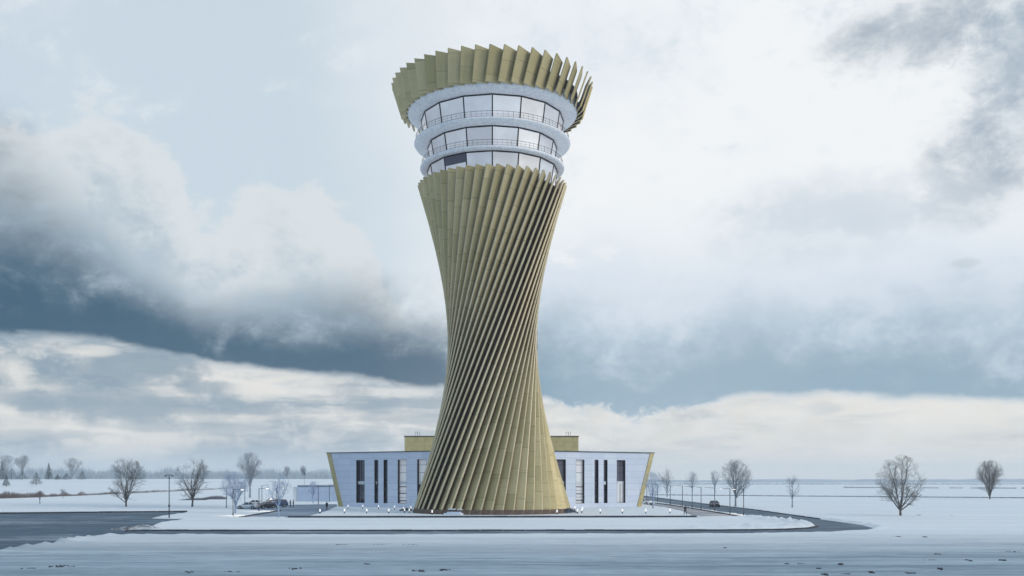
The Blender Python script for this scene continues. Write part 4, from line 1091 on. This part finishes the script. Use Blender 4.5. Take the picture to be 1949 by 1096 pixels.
for px_,py_,sx_,sy_,am_ in ((265,700,3.4,1.0,.9),(210,772,4.2,.8,.85),(395,735,1.6,.45,.7),(60,760,2.2,.5,.6),(110,700,.9,.8,.5),(690,765,2.6,.5,.5),(350,810,5,.3,.5),(110,830,3,.4,.45),(1330,790,1.6,.4,.45),(1560,775,1.2,.4,.35)):
    low=lowblob(px_,py_,sx_,sy_,gy,am_,low)
cr=lin(232,229,222)
for px_,py_,sx_,sy_,am_ in ((25,700,1.0,.9,.7),(160,665,1.5,.3,.6),(490,745,1.7,.7,.6),(205,835,.8,.25,.7),(140,838,.6,.2,.6),(1205,790,1.6,.6,.8),(1060,790,1.2,.5,.6),(1480,775,2.6,.5,.7),(1800,785,3.5,.6,.6)):
    low=lowblob(px_,py_,sx_,sy_,cr,am_,low)
low=nt.mix(low,hz,nt.sstep(V,2.4,.5)*.85)
sky=nt.mix(low,up,mask_b)
# unseen sky overhead and behind, made bluer to tint snow and walls, whiter right
over=nt.mix(lin(152,178,202),lin(212,220,224),nt.sstep(dx+n3*.5,-.1,.95))
over=nt.mix(over,lin(190,207,219),nt.sstep(n1,.02,.2)*.5)
away=nt.math('MAXIMUM',nt.sstep(V+n3*8.0,28,48),1.0-nt.sstep(dy,.05,.55))
sky=nt.mix(sky,over,away)
# the blue sky itself, seen thinly through the overcast
st=nt.node('ShaderNodeTexSky',sky_type='NISHITA'); st.sun_disc=False; st.sun_elevation=SUN_EL; st.sun_rotation=math.pi-SUN_AZ; st.air_density=1.0; st.dust_density=2.0
thin=(1.0-dark)*(1.0-mask_c)*nt.math('MAXIMUM',nt.sstep(U,4,-8)*.5,away)*.13
k10=nt.node('ShaderNodeVectorMath',operation='SCALE'); nt.put(k10.inputs[0],sky); k10.inputs[3].default_value=10.0
fin=nt.mix(E(nt,k10.outputs[0]),E(nt,st.outputs[0]),thin)
nt.put(bg.inputs[0],fin)
try: W.cycles.sampling_method='MANUAL'; W.cycles.sample_map_resolution=512
except Exception: pass
sl_=bpy.data.lights.new('sun','SUN'); sl_.energy=.9; sl_.angle=R(12); sl_.color=(1,.95,.88); so=bpy.data.objects.new('sun',sl_); C.objects.link(so)
# direction towards the sun: azimuth measured from behind the camera towards the right
sd=Vector((math.sin(SUN_AZ)*math.cos(SUN_EL),-math.cos(SUN_AZ)*math.cos(SUN_EL),math.sin(SUN_EL)))
so.rotation_euler=sd.to_track_quat('Z','Y').to_euler(); so.location=(60,-40,120)

# ------------------------------------------------------------------ haze
HAZE=True
if HAZE:
    b=MB(); b.box(-5600,5600,-60,5600,-3,92); hzo=b.build('haze',None or M['white'])
    m=bpy.data.materials.new('haze_air'); m.use_nodes=True; m.node_tree.nodes.clear(); nn=NT(m.node_tree)
    o_=nn.node('ShaderNodeOutputMaterial'); pv_=nn.node('ShaderNodeVolumePrincipled'); m.node_tree.links.new(pv_.outputs[0],o_.inputs['Volume'])
    pv_.inputs['Color'].default_value=(.86,.92,.97,1); pv_.inputs['Density'].default_value=.00021; pv_.inputs['Anisotropy'].default_value=.1
    hzo.data.materials.clear(); hzo.data.materials.append(m); tag(hzo,'pale winter haze in the air','haze',kind='stuff')
SC.cycles.volume_bounces=1 if hasattr(SC.cycles,'volume_bounces') else 0
SC.cycles.max_bounces=6; SC.cycles.diffuse_bounces=3
SC.cycles.use_denoising=True
SC.view_settings.view_transform='Standard'; SC.view_settings.look='None'; SC.view_settings.exposure=.12; SC.view_settings.gamma=1
